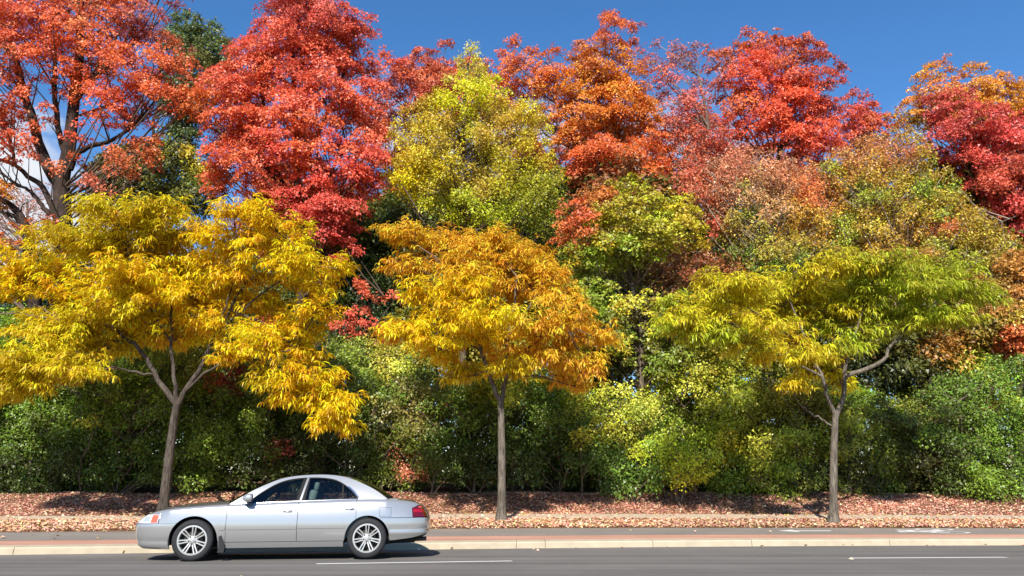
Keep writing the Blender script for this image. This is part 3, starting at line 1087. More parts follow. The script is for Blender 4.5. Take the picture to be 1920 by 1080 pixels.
tree('aspen_tree', 'tall yellow-green tree with a pointed top left of the orange maple', 'tree', 29,
     [[(868, 90), (878, 82), (888, 88), (898, 112), (932, 140), (962, 182), (1010, 190), (1036, 250), (1056, 330), (1062, 425), (1020, 445), (940, 445), (900, 450), (830, 425), (744, 375), (718, 330), (734, 240), (758, 192), (820, 165), (850, 130)]],
     [(880, 110, (216, 204, 81)), (870, 180, (205, 200, 34)), (885, 230, (195, 193, 34)), (800, 220, (193, 165, 51)), (770, 280, (205, 182, 49)), (760, 340, (226, 202, 30)), (830, 330, (195, 176, 37)), (830, 390, (189, 189, 34)), (920, 400, (174, 176, 35)),
      (980, 220, (205, 178, 47)), (1010, 280, (199, 180, 44)), (960, 320, (184, 171, 39)), (1020, 390, (157, 154, 35)), (1000, 430, (157, 165, 35)), (940, 260, (193, 160, 52)), (870, 290, (178, 154, 49))],
     rpx=32, depth=2.4, leaf=0.080, dens=1.6, over=2.1, style='upright', hv=0.10, alb=1.12, twig='twig', mix_=0.4, group=WOOD, trunk_r=0.14, trunk=[(868, 640), (868, 440), (866, 300), (872, 200), (878, 120)])
tree('maple_tree', 'dusty pink and olive half-bare maple below the scarlet one', 'tree', 29.5,
     [[(1268, 285), (1330, 292), (1400, 268), (1500, 290), (1562, 320), (1584, 400), (1580, 500), (1500, 560), (1400, 560), (1338, 475), (1298, 405), (1258, 350)]],
     [(1300, 320, (198, 88, 66)), (1380, 300, (190, 112, 84)), (1460, 310, (188, 122, 84)), (1540, 340, (196, 120, 70)), (1360, 370, (186, 124, 88)), (1440, 370, (182, 134, 84)), (1500, 400, (196, 150, 56)), (1340, 430, (204, 76, 58), 22), (1400, 440, (172, 150, 62)),
      (1460, 460, (176, 160, 54)), (1540, 440, (190, 150, 56)), (1520, 375, (214, 110, 64), 24), (1380, 490, (120, 132, 50)), (1410, 400, (150, 150, 58)), (1470, 510, (124, 140, 50)), (1540, 490, (160, 156, 56))],
     rpx=25, depth=2.4, leaf=0.082, dens=1.2, over=2.1, style='upright', twig='twig_pale', thin=1.3, hv=0.2, vv=0.2, alb=1.25, mix_=0.4, group=WOOD)
tree('maple_tree', 'olive-yellow tree with pale bare branches left of the crimson maple', 'tree', 30,
     [[(1498, 320), (1560, 285), (1600, 262), (1660, 242), (1722, 242), (1762, 300), (1802, 350), (1850, 402), (1900, 430), (1925, 490), (1880, 580), (1800, 590), (1700, 560), (1620, 540), (1560, 520), (1540, 405)]],
     [(1600, 300, (184, 126, 66)), (1680, 260, (176, 138, 60)), (1640, 340, (178, 140, 50)), (1580, 380, (184, 146, 52)), (1720, 330, (170, 146, 46)), (1760, 380, (166, 144, 44)), (1660, 400, (176, 150, 50)), (1700, 440, (160, 120, 44)), (1820, 440, (174, 146, 50)),
      (1860, 500, (170, 150, 56)), (1640, 370, (150, 152, 50)), (1740, 360, (140, 150, 48)), (1800, 480, (150, 146, 50)), (1580, 440, (160, 160, 54)), (1620, 450, (172, 142, 50)), (1770, 425, (206, 92, 50), 20), (1690, 300, (190, 110, 70))],
     rpx=25, depth=2.4, leaf=0.082, dens=1.2, over=2.1, style='upright', twig='twig_pale', thin=1.3, hv=0.2, vv=0.2, alb=1.25, mix_=0.4, group=WOOD,
     trunk=[(1690, 640), (1694, 500), (1680, 420), (1660, 330), (1650, 280)], trunk_r=.14, limbs=[([(1690, 500), (1760, 460), (1840, 432), (1905, 405)], .05, .015), ([(1688, 470), (1650, 430), (1610, 390)], .05, .015)], bark='bark_mid')
tree('maple_tree', 'rust-brown maple filling the right edge below the crimson one', 'tree', 28.5,
     [[(1800, 520), (1842, 490), (1900, 470), (2010, 440), (2010, 680), (1905, 690), (1820, 640), (1790, 570)]],
     [(1870, 520, (160, 124, 50)), (1910, 500, (182, 126, 56)), (1900, 560, (178, 122, 56)), (1890, 600, (176, 150, 56)), (1840, 560, (140, 130, 48)), (1910, 630, (226, 104, 62))],
     rpx=28, depth=1.8, leaf=0.09, dens=1.5, over=2.2, mix_=0.4, group=WOOD)
tree('maple_tree', 'slim lime-yellow maple with a pale trunk between the two right-hand locusts', 'tree', 26.8,
     [[(1046, 385), (1078, 365), (1112, 352), (1150, 330), (1190, 324), (1232, 350), (1292, 360), (1322, 420), (1332, 470), (1282, 472), (1200, 505), (1120, 525), (1078, 505), (1036, 455)],
      [(1164, 558), (1210, 538), (1266, 552), (1264, 575), (1200, 588)], [(1045, 505), (1120, 515), (1190, 560), (1195, 700), (1080, 690), (1050, 575)], [(1205, 560), (1330, 545), (1400, 620), (1385, 720), (1235, 745), (1206, 680)], [(1268, 492), (1330, 480), (1342, 512), (1280, 532)]],
     [(1070, 400, (222, 92, 50)), (1080, 450, (214, 96, 50)), (1120, 370, (206, 120, 50)), (1165, 350, (176, 166, 40)), (1180, 400, (176, 160, 44)), (1230, 390, (186, 186, 50)), (1240, 360, (196, 150, 50)), (1290, 400, (204, 186, 46)), (1300, 440, (206, 180, 48)), (1130, 440, (186, 170, 44)),
      (1120, 490, (158, 172, 50)), (1180, 470, (158, 166, 46)), (1230, 450, (176, 166, 48)), (1210, 560, (204, 196, 58)), (1090, 545, (150, 166, 52)), (1110, 620, (128, 138, 48)), (1300, 620, (150, 156, 52)), (1340, 690, (176, 172, 58)), (1260, 700, (130, 140, 48)), (1300, 505, (164, 84, 54)), (1070, 480, (170, 160, 44))],
     rpx=27, depth=1.9, leaf=0.09, dens=1.4, over=2.2, alb=1.0, hv=0.16, mix_=0.4, wood=0.45, group=WOOD, bark='bark_mid', trunk_r=0.12, trunk=[(1204, 760), (1202, 690), (1202, 610), (1192, 575), (1184, 520), (1180, 440), (1184, 370)],
     limbs=[([(1202, 620), (1214, 590), (1222, 560)], .05, .02), ([(1186, 530), (1150, 480), (1110, 440), (1080, 410)], .05, .015), ([(1184, 500), (1220, 440), (1250, 400)], .05, .015)])

# shaded undergrowth trees that close the wood behind the hedge
UNDER = 'dark undergrowth trees'
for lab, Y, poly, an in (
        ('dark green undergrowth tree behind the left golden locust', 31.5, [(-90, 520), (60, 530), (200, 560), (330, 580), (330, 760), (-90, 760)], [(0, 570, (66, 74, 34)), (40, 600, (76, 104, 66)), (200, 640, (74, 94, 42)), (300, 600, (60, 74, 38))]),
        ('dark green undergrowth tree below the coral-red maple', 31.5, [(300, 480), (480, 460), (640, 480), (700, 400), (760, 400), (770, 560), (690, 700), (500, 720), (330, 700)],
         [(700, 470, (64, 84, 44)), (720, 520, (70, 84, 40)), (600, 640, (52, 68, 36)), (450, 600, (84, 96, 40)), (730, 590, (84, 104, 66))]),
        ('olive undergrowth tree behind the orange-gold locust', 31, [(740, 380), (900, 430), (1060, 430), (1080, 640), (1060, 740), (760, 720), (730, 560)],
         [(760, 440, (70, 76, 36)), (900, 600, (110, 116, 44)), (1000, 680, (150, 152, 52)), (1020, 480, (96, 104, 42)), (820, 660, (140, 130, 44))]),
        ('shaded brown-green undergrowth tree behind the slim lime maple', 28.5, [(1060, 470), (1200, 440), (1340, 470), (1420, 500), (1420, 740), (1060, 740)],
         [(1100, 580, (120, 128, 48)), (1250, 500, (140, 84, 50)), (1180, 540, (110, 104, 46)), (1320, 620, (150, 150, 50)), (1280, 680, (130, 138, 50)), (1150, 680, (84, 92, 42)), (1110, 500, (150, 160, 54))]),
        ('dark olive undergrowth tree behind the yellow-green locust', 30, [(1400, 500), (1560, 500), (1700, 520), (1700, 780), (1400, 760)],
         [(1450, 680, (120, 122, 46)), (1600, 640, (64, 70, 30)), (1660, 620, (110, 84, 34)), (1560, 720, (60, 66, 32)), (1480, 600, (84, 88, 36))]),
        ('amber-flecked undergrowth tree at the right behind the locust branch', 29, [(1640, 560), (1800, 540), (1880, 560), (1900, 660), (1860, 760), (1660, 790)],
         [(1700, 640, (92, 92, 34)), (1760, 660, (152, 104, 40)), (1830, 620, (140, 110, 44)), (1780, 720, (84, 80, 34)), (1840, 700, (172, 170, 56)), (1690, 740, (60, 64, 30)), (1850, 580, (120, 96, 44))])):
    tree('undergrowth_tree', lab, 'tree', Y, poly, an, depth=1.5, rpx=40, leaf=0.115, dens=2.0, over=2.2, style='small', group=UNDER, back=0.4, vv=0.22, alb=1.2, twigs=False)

# more maples deeper in the wood: copies of those in front, turned and set back
def extent(o):
    a = np.empty(len(o.data.vertices) * 3, np.float32)
    o.data.vertices.foreach_get('co', a)
    a = a.reshape(-1, 3)
    return a.min(0), a.max(0)


def copy_tree(src, label, px, py_top, Y, rz, scale, group=WOOD):
    top = max(extent(ch)[1][2] for ch in src.children if ch.name.startswith('crown'))
    zb0 = 0.0
    o = src.copy()
    COL.objects.link(o)
    w = W(px, py_top, Y)
    zb = float(ground_z(w[0], Y))
    s = (w[2] - zb) / (top - zb0) * 1.0
    o.location = (w[0], Y, zb)
    o.rotation_euler = (0, 0, rz)
    o.scale = (s * scale, s * scale, s)
    o['label'] = label
    o['group'] = group
    for ch in list(src.children):
        k = ch.copy()
        COL.objects.link(k)
        k.parent = o
    return o


def find(label):
    return next(o for o in scene.objects if o.get('label', '').startswith(label))


copy_tree(find('tall orange maple'), 'dim orange-red maple seen in gaps left of the tall yellow-green tree', 735, 215, 44, 2.2, 1.1)
copy_tree(find('tall orange maple'), 'orange maple half hidden between the tall yellow-green tree and the lime maple', 1035, 215, 42, 4.0, 1.2)
copy_tree(find('bright scarlet maple'), 'red maple half hidden behind the dusty-red maple', 1275, 215, 43, 1.9, 1.15)
copy_tree(find('deep rust-red maple'), 'rust maple in gaps behind the olive-yellow tree', 1690, 275, 43, 2.6, 1.3)
copy_tree(find('deep rust-red maple'), 'rust maple low behind the dusty pink maple', 1450, 260, 42, 0.9, 1.3)
copy_tree(find('tall orange maple'), 'orange maple behind the coral-red maple trunk', 560, 240, 43, 5.2, 1.2)
for px_, py_, Y_, rz_, s_, src_, lab_ in (
        (650, 300, 45, 0.7, 1.25, 'tall orange maple', 'shadowed orange maple behind the right side of the coral-red maple'),
        (800, 300, 40, 3.3, 1.3, 'olive undergrowth tree', 'olive tree close behind the left half of the tall yellow-green tree'),
        (930, 270, 40, 5.9, 1.35, 'olive undergrowth tree', 'olive tree close behind the right half of the tall yellow-green tree'),
        (980, 190, 45, 2.9, 1.2, 'tall orange maple', 'orange maple behind the notch right of the tall yellow-green tree'),
        (1120, 260, 46, 1.1, 1.3, 'deep rust-red maple', 'rust maple behind the lower half of the tall orange maple'),
        (1200, 340, 37, 4.4, 1.4, 'shaded brown-green undergrowth', 'dark green tree behind the crown of the lime maple'),
        (1370, 330, 38, 0.4, 1.5, 'dark olive undergrowth', 'dark olive tree behind the dusty pink maple'),
        (1540, 330, 38, 2.0, 1.5, 'dark olive undergrowth', 'dark olive tree between the dusty pink and olive-yellow trees'),
        (1700, 330, 38, 3.6, 1.5, 'olive undergrowth tree', 'olive tree deep behind the olive-yellow tree'),
        (1850, 400, 37, 5.0, 1.5, 'dark olive undergrowth', 'dark olive tree behind the rust-brown maple at the right edge'),
        (700, 400, 37, 1.5, 1.3, 'dark green undergrowth tree below', 'dark green tree in the gap left of the orange-gold locust'),
        (420, 470, 38, 2.8, 1.5, 'dark green undergrowth tree below', 'dark green tree behind the crown of the golden-yellow locust'),
        (290, 440, 44, 0.9, 1.2, 'dark green undergrowth tree below', 'dark green tree under the evergreen beside the big forked maple')):
    copy_tree(find(src_), lab_, px_, py_, Y_, rz_, s_, WOOD if 'maple' in lab_ else 'dark undergrowth trees')
copy_tree(find('bright scarlet maple'), 'red maple deep behind the crimson maple at the right', 1850, 290, 42, 3.9, 1.2)

# a far wood that closes the view at eye level
rng = np.random.default_rng(5)
fw = np.stack([rng.uniform(-60, 60, 420), rng.uniform(48, 58, 420), rng.uniform(0.6, 12.0, 420), rng.uniform(1.6, 2.7, 420), np.zeros(420), np.zeros(420)], 1)
Vf, Ff, cf, _, _ = foliage(fw, lin(np.array([(90, 92, 46), (140, 96, 48), (80, 88, 44)])[rng.integers(0, 3, 420)]), rng, 0.55, 0.9, 'small', 6)
mesh_np('distant_wood', Vf, Ff, M['leaf'], None, cf, kind='stuff')

# ------------------------------------------------------------------ the hedge row of shrubs at the foot of the wood
HEDGE = 'shrubs of the wild hedge on the bank'
SH = [  # the leftmost shrubs have their greens lightened to offset the locust's shade
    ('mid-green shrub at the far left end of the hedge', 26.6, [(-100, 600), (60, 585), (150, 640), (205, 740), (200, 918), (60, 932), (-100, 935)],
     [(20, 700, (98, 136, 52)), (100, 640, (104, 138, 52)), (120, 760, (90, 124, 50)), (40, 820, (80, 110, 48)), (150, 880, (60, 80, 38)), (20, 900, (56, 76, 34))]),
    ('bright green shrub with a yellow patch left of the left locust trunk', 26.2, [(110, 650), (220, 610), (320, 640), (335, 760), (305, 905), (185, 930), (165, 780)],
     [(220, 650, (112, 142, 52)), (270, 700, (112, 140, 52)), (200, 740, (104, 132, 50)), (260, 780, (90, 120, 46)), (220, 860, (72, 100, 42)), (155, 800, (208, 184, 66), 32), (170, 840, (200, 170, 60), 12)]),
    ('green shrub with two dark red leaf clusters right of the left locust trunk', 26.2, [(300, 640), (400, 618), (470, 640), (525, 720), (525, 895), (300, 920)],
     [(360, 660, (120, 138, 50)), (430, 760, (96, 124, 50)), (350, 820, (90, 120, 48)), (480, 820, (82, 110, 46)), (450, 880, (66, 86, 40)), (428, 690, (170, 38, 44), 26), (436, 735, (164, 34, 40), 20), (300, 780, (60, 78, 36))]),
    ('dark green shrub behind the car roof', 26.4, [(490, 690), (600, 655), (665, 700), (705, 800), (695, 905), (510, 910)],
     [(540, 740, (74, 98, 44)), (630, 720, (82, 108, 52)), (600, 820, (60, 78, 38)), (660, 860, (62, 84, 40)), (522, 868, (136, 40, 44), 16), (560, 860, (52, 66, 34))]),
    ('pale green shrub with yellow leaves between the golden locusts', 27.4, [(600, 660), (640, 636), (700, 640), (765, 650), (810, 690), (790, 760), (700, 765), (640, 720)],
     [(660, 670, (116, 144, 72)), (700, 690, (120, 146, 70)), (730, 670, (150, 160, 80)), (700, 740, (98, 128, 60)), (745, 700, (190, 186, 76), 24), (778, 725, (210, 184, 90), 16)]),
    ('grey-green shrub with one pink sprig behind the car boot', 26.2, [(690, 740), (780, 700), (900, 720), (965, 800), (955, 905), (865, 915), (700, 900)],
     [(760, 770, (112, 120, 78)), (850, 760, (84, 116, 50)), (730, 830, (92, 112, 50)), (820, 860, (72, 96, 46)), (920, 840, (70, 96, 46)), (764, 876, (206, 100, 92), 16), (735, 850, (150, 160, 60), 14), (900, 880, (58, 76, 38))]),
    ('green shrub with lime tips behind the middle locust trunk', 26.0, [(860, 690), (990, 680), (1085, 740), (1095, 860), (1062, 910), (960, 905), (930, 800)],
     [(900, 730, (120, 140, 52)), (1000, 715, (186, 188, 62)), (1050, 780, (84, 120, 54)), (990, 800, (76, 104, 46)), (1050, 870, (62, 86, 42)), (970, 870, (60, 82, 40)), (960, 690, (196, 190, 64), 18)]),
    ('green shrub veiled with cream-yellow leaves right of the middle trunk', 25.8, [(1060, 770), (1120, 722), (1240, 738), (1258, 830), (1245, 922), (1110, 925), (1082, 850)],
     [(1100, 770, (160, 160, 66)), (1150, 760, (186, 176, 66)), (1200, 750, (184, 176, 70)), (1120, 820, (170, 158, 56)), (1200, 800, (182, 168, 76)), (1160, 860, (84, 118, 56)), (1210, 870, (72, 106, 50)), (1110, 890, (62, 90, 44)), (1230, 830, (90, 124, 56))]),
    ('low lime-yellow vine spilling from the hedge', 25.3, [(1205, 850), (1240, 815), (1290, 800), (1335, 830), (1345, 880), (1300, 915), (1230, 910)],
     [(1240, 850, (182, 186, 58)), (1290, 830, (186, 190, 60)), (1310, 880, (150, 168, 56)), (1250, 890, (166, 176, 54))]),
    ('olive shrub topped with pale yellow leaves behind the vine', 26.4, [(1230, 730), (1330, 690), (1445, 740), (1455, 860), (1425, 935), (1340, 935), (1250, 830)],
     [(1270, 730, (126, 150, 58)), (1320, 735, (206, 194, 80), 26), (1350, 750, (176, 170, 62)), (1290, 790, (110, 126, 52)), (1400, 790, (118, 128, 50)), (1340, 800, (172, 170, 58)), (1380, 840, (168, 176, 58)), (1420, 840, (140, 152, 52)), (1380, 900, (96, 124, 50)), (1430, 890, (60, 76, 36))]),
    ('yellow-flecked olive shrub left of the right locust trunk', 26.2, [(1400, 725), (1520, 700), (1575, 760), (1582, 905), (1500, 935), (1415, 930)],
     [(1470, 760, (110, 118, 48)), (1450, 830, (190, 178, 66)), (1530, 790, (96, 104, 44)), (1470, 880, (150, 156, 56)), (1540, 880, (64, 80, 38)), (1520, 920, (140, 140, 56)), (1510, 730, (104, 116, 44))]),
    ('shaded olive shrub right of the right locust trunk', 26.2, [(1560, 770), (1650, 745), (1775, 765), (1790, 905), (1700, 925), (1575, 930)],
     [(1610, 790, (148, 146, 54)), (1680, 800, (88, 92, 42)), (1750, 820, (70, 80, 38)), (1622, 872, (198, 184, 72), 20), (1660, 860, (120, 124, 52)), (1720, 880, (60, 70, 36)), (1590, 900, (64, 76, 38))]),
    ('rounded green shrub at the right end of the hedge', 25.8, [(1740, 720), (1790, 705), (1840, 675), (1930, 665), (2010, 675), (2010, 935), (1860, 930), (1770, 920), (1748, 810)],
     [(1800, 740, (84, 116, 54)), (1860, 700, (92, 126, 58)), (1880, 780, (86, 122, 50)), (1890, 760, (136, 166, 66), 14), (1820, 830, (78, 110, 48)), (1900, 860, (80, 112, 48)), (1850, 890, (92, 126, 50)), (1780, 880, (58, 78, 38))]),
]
for lab, Y, poly, an in SH:
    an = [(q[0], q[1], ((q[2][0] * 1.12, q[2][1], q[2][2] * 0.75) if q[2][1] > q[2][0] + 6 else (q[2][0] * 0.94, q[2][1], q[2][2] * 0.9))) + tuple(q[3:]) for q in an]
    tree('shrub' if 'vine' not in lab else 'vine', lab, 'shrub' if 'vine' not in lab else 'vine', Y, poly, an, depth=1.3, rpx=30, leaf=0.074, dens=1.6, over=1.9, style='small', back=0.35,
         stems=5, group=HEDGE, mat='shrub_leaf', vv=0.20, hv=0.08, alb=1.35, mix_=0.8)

back_src = [o for o in scene.objects if o.get('group') == HEDGE]
for k, (px, py, i, lab) in enumerate(((60, 640, 0, 'shaded shrub behind the left end of the hedge'), (330, 650, 3, 'shaded shrub behind the left locust trunk'), (560, 690, 11, 'shaded shrub behind the car roof shrub'),
                                      (800, 690, 2, 'shaded shrub behind the grey-green shrub'), (1000, 700, 3, 'shaded shrub behind the middle locust trunk'), (1180, 720, 11, 'shaded shrub behind the cream-yellow veil'),
                                      (1400, 700, 3, 'shaded shrub behind the pale-topped olive shrub'), (1600, 720, 0, 'shaded shrub behind the right locust trunk'), (1780, 690, 2, 'shaded shrub left behind the rounded green shrub'))):
    s0 = back_src[i]
    w = W(px, py, 28.4)
    zz = float(ground_z(w[0], 28.4))
    fo = next(q for q in s0.children if q.name.startswith('foliage'))
    e0, e1 = extent(fo)
    zt = e1[2]
    o = s0.copy()
    COL.objects.link(o)
    xc = (e0[0] + e1[0]) / 2
    f = (w[2] - zz) / zt
    o.scale = (1.35 * f, 1.2 * f, f)
    o.location = (w[0] - xc * 1.35 * f * (1 if k % 2 else -1), 28.4, zz)
    o.rotation_euler = (0, 0, 0 if k % 2 else math.pi)
    o['label'] = lab
    for ch in list(s0.children):
        q = ch.copy()
        COL.objects.link(q)
        q.parent = o

# the row goes on along the road past either side of the view
for px_, py_, Y_, rz_, src_, lab_ in ((-330, 60, 31, 2.0, 'bright scarlet maple', 'scarlet maple further along the road past the forked maple'),
                                      (-700, 40, 33, 0.6, 'tall orange maple', 'orange maple furthest along the road past the forked maple'),
                                      (2260, 120, 32, 2.9, 'tall orange maple', 'orange maple further along the road past the crimson maple'),
                                      (2640, 90, 34, 4.1, 'bright scarlet maple', 'scarlet maple furthest along the road past the crimson maple')):
    copy_tree(find(src_), lab_, px_, py_, Y_, rz_, 1.1)
for px_, i, lab_ in ((-330, 3, 'green shrub next along the hedge past its far left end'), (-560, 11, 'olive shrub last along the hedge past its far left end'),
                     (2200, 3, 'green shrub next along the hedge past the rounded green shrub'), (2440, 11, 'olive shrub last along the hedge past the rounded green shrub')):
    s0 = back_src[i]
    e0, e1 = extent(next(q for q in s0.children if q.name.startswith('foliage')))
    w = W(px_, 650, 26.4)
    zz = float(ground_z(w[0], 26.4))
    f = (w[2] - zz) / e1[2]
    o = s0.copy()
    COL.objects.link(o)
    o.scale = (1.5 * f, f, f)
    o.location = (w[0] - (e0[0] + e1[0]) * 0.75 * f, 26.4, zz)
    o['label'] = lab_
    for ch in list(s0.children):
        q = ch.copy()
        COL.objects.link(q)
        q.parent = o

# ------------------------------------------------------------------ the three honey locusts
YEL, OLI, GRN, ORG = (238, 194, 24), (208, 186, 30), (160, 160, 34), (236, 180, 48)
left_pads = [(165, 378, 40, 18, 1), (250, 392, 95, 28, 1), (335, 420, 100, 30, 1), (440, 378, 45, 24, 0), (510, 398, 48, 28, 0), (440, 432, 105, 34, 0), (330, 478, 120, 36, 0), (150, 452, 95, 34, 1), (55, 482, 80, 30, 0),
             (10, 520, 70, 30, 0), (150, 530, 105, 36, 0), (290, 545, 105, 38, 0), (450, 500, 95, 36, 0), (560, 478, 62, 36, 0), (610, 520, 48, 36, 0), (600, 560, 50, 26, 0), (480, 560, 85, 36, 0), (520, 604, 50, 26, 0),
             (330, 620, 70, 26, 0), (400, 605, 60, 24, 0), (60, 612, 85, 30, 1), (110, 648, 80, 30, 1), (20, 690, 75, 34, 1), (0, 732, 40, 20, 1), (125, 592, 75, 28, 1), (205, 575, 80, 30, 1), (545, 640, 45, 34, 0),
             (572, 690, 44, 34, 0), (600, 738, 40, 24, 0), (640, 740, 42, 16, 0), (615, 778, 34, 18, 0), (655, 802, 22, 10, 0), (593, 790, 18, 14, 0), (470, 628, 50, 24, 0), (90, 700, 50, 22, 1), (-60, 560, 60, 36, 0), (-70, 640, 60, 34, 1),
             (250, 440, 80, 28, 1), (230, 500, 90, 30, 0), (380, 545, 80, 30, 0), (540, 430, 50, 28, 0), (640, 490, 26, 22, 0), (560, 735, 30, 26, 0), (500, 700, 30, 24, 1), (500, 640, 44, 28, 0), (545, 690, 40, 28, 0), (580, 640, 40, 28, 0), (612, 700, 34, 26, 0), (640, 762, 28, 18, 0), (525, 735, 26, 20, 0), (585, 600, 44, 26, 0),
             (60, 662, 80, 32, 1), (150, 685, 60, 20, 1), (205, 640, 60, 24, 1), (30, 722, 60, 22, 1), (150, 612, 70, 28, 1), (262, 622, 50, 22, 1), (-40, 700, 50, 30, 1), (430, 660, 40, 18, 0)]
locust('large golden-yellow locust tree behind the front of the car', (303, 976), [(318, 850), (326, 790), (332, 755)],
       [([(332, 760), (305, 725), (284, 690), (262, 655), (240, 635), (205, 612), (170, 590)], .085, .03), ([(332, 758), (326, 710), (321, 660), (322, 600), (318, 540)], .065, .025),
        ([(334, 758), (352, 725), (378, 685), (402, 630), (430, 580), (460, 530)], .085, .03), ([(290, 702), (250, 696), (210, 692), (160, 696), (110, 682)], .035, .012),
        ([(345, 735), (400, 690), (460, 670), (520, 690), (560, 700)], .04, .015), ([(240, 635), (200, 640), (150, 610), (110, 600)], .03, .012), ([(320, 640), (270, 560), (240, 480), (220, 430)], .03, .012), ([(430, 580), (500, 610), (560, 660), (600, 730), (640, 790)], .035, .012), ([(402, 630), (480, 560), (560, 510), (610, 500)], .035, .012), ([(402, 630), (440, 520), (440, 440)], .035, .012)],
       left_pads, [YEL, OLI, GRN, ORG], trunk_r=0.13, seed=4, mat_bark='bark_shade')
mid_pads = [(758, 428, 50, 18, 3), (830, 442, 55, 18, 3), (770, 490, 55, 22, 3), (868, 474, 62, 26, 3), (955, 470, 80, 26, 3), (1030, 492, 45, 26, 3), (860, 530, 72, 30, 0), (960, 530, 90, 34, 3), (1040, 548, 38, 26, 3), (900, 582, 90, 30, 0), (1005, 592, 72, 28, 3),
            (755, 612, 46, 22, 0), (800, 622, 54, 26, 0), (832, 652, 44, 20, 0), (735, 622, 32, 16, 3), (900, 622, 72, 26, 0), (1000, 642, 80, 30, 3), (1080, 622, 55, 26, 3), (1135, 626, 36, 20, 3), (1062, 670, 62, 26, 3), (1118, 690, 30, 26, 3), (960, 682, 46, 24, 1), (870, 692, 46, 18, 1),
            (1092, 718, 26, 14, 3), (790, 540, 40, 22, 0), (1080, 580, 36, 24, 3), (1050, 700, 30, 18, 3), (920, 440, 50, 18, 3), (820, 580, 44, 24, 0), (880, 510, 60, 24, 3)]
locust('orange-gold locust tree standing alone right of the car', (940, 976), [(941, 880), (940, 800), (939, 752)],
       [([(939, 756), (928, 728), (915, 700), (903, 660), (892, 625), (870, 570), (850, 520)], .07, .025), ([(940, 756), (946, 722), (951, 690), (950, 650), (960, 590), (970, 520)], .07, .025),
        ([(950, 690), (985, 660), (1020, 630), (1060, 610)], .035, .012), ([(903, 660), (870, 640), (820, 625), (775, 610)], .03, .012), ([(945, 640), (990, 580), (1020, 530)], .03, .012)],
       mid_pads, [YEL, OLI, GRN, ORG], trunk_r=0.115, seed=8)
right_pads = [(1580, 492, 62, 20, 1), (1655, 492, 70, 22, 2), (1760, 492, 70, 22, 2), (1500, 522, 80, 24, 1), (1610, 530, 80, 26, 2), (1720, 530, 80, 26, 2), (1800, 532, 58, 26, 2), (1846, 552, 34, 18, 2), (1460, 562, 72, 26, 1), (1560, 572, 80, 24, 1), (1680, 576, 70, 26, 2), (1770, 592, 62, 20, 2),
              (1392, 524, 54, 20, 1), (1336, 520, 34, 16, 1), (1300, 572, 55, 24, 1), (1260, 600, 38, 18, 2), (1380, 582, 54, 24, 1), (1332, 622, 60, 18, 2), (1420, 612, 52, 22, 1), (1480, 632, 48, 22, 0), (1440, 662, 44, 18, 0), (1560, 652, 32, 20, 1), (1522, 690, 40, 18, 0), (1488, 712, 30, 12, 0),
              (1572, 712, 26, 16, 1), (1550, 602, 52, 22, 2), (1640, 610, 44, 18, 2), (1420, 540, 50, 22, 1), (1620, 560, 50, 22, 2), (1725, 600, 40, 18, 2), (1290, 600, 60, 24, 1), (1350, 590, 60, 24, 1), (1400, 640, 50, 20, 1), (1450, 600, 56, 24, 1), (1270, 560, 40, 18, 2), (1510, 655, 46, 20, 1), (1370, 550, 54, 22, 1), (1550, 690, 36, 16, 1), (1600, 640, 34, 18, 2)]
locust('yellow-green locust tree with an uneven open crown', (1562, 978), [(1563, 880), (1565, 810), (1567, 775)],
       [([(1566, 778), (1552, 742), (1540, 705), (1520, 660), (1500, 610), (1480, 560)], .06, .02), ([(1568, 780), (1580, 745), (1584, 700), (1592, 660), (1603, 625), (1620, 570), (1640, 520)], .07, .02),
        ([(1585, 705), (1620, 692), (1650, 680), (1672, 650), (1695, 620), (1725, 575), (1760, 530)], .065, .02), ([(1562, 800), (1540, 785), (1512, 770), (1490, 745)], .03, .012), ([(1540, 705), (1490, 680), (1440, 650), (1380, 610)], .035, .012),
        ([(1525, 665), (1440, 600), (1360, 560)], .03, .012)],
       right_pads, [(210, 190, 38), (204, 190, 40), (168, 174, 42), (200, 160, 34)], trunk_r=0.105, seed=15, extra_back=8)

# ------------------------------------------------------------------ fallen leaves
rng = np.random.default_rng(21)
def litter(n, f0, f1, cols, size, seed, dens_fn=None):
    x = rng.uniform(-21, 21, n)
    u = rng.random(n)
    y = f0(x) + (f1(x) - f0(x)) * u
    if dens_fn is not None:
        k = rng.random(n) < dens_fn(x, y, u)
        x, y, u = x[k], y[k], u[k]
    k = (y - l_red(x)) / (l_bike(x) - l_red(x))
    z = np.where(k < 1, kerb_z(x) + 0.002 + 0.033 * k, ground_z(x, y))
    z = np.where(y < l_back(x), kerb_z(x), z)
    z = np.where(y < kerb_line(x), road_z(y), z)
    z = z + rng.uniform(0.004, 0.035, len(x))
    c = np.stack([x, y, z], 1)
    a = rng.uniform(0, 2 * math.pi, len(x))
    d = np.stack([np.cos(a), np.sin(a), rng.normal(0, 0.25, len(x))], 1)
    nn = norm(np.stack([rng.normal(0, 0.34, len(x)), rng.normal(-0.1, 0.34, len(x)), np.ones(len(x))], 1))
    L = size * rng.uniform(0.6, 1.3, len(x))
    V, F = leaf_quads(c, norm(d), nn, L, L * rng.uniform(0.5, 0.95, len(x)), 0.3)
    K = lin(np.array(cols, float)) * 0.92 + 0.055
    patch = 0.80 + 0.34 * (0.5 + 0.5 * np.sin(x * 1.9 + 2.1 * np.sin(y * 2.7 + x * .6))) * (0.5 + 0.5 * np.sin(x * 0.53 + 1.0))
    col = patch[:, None] * np.minimum(vary(K[rng.integers(0, len(K), len(x))], rng, 0.17, 0.08) * 1.2, 0.85)
    return V, F, np.repeat(col, 2, 0)


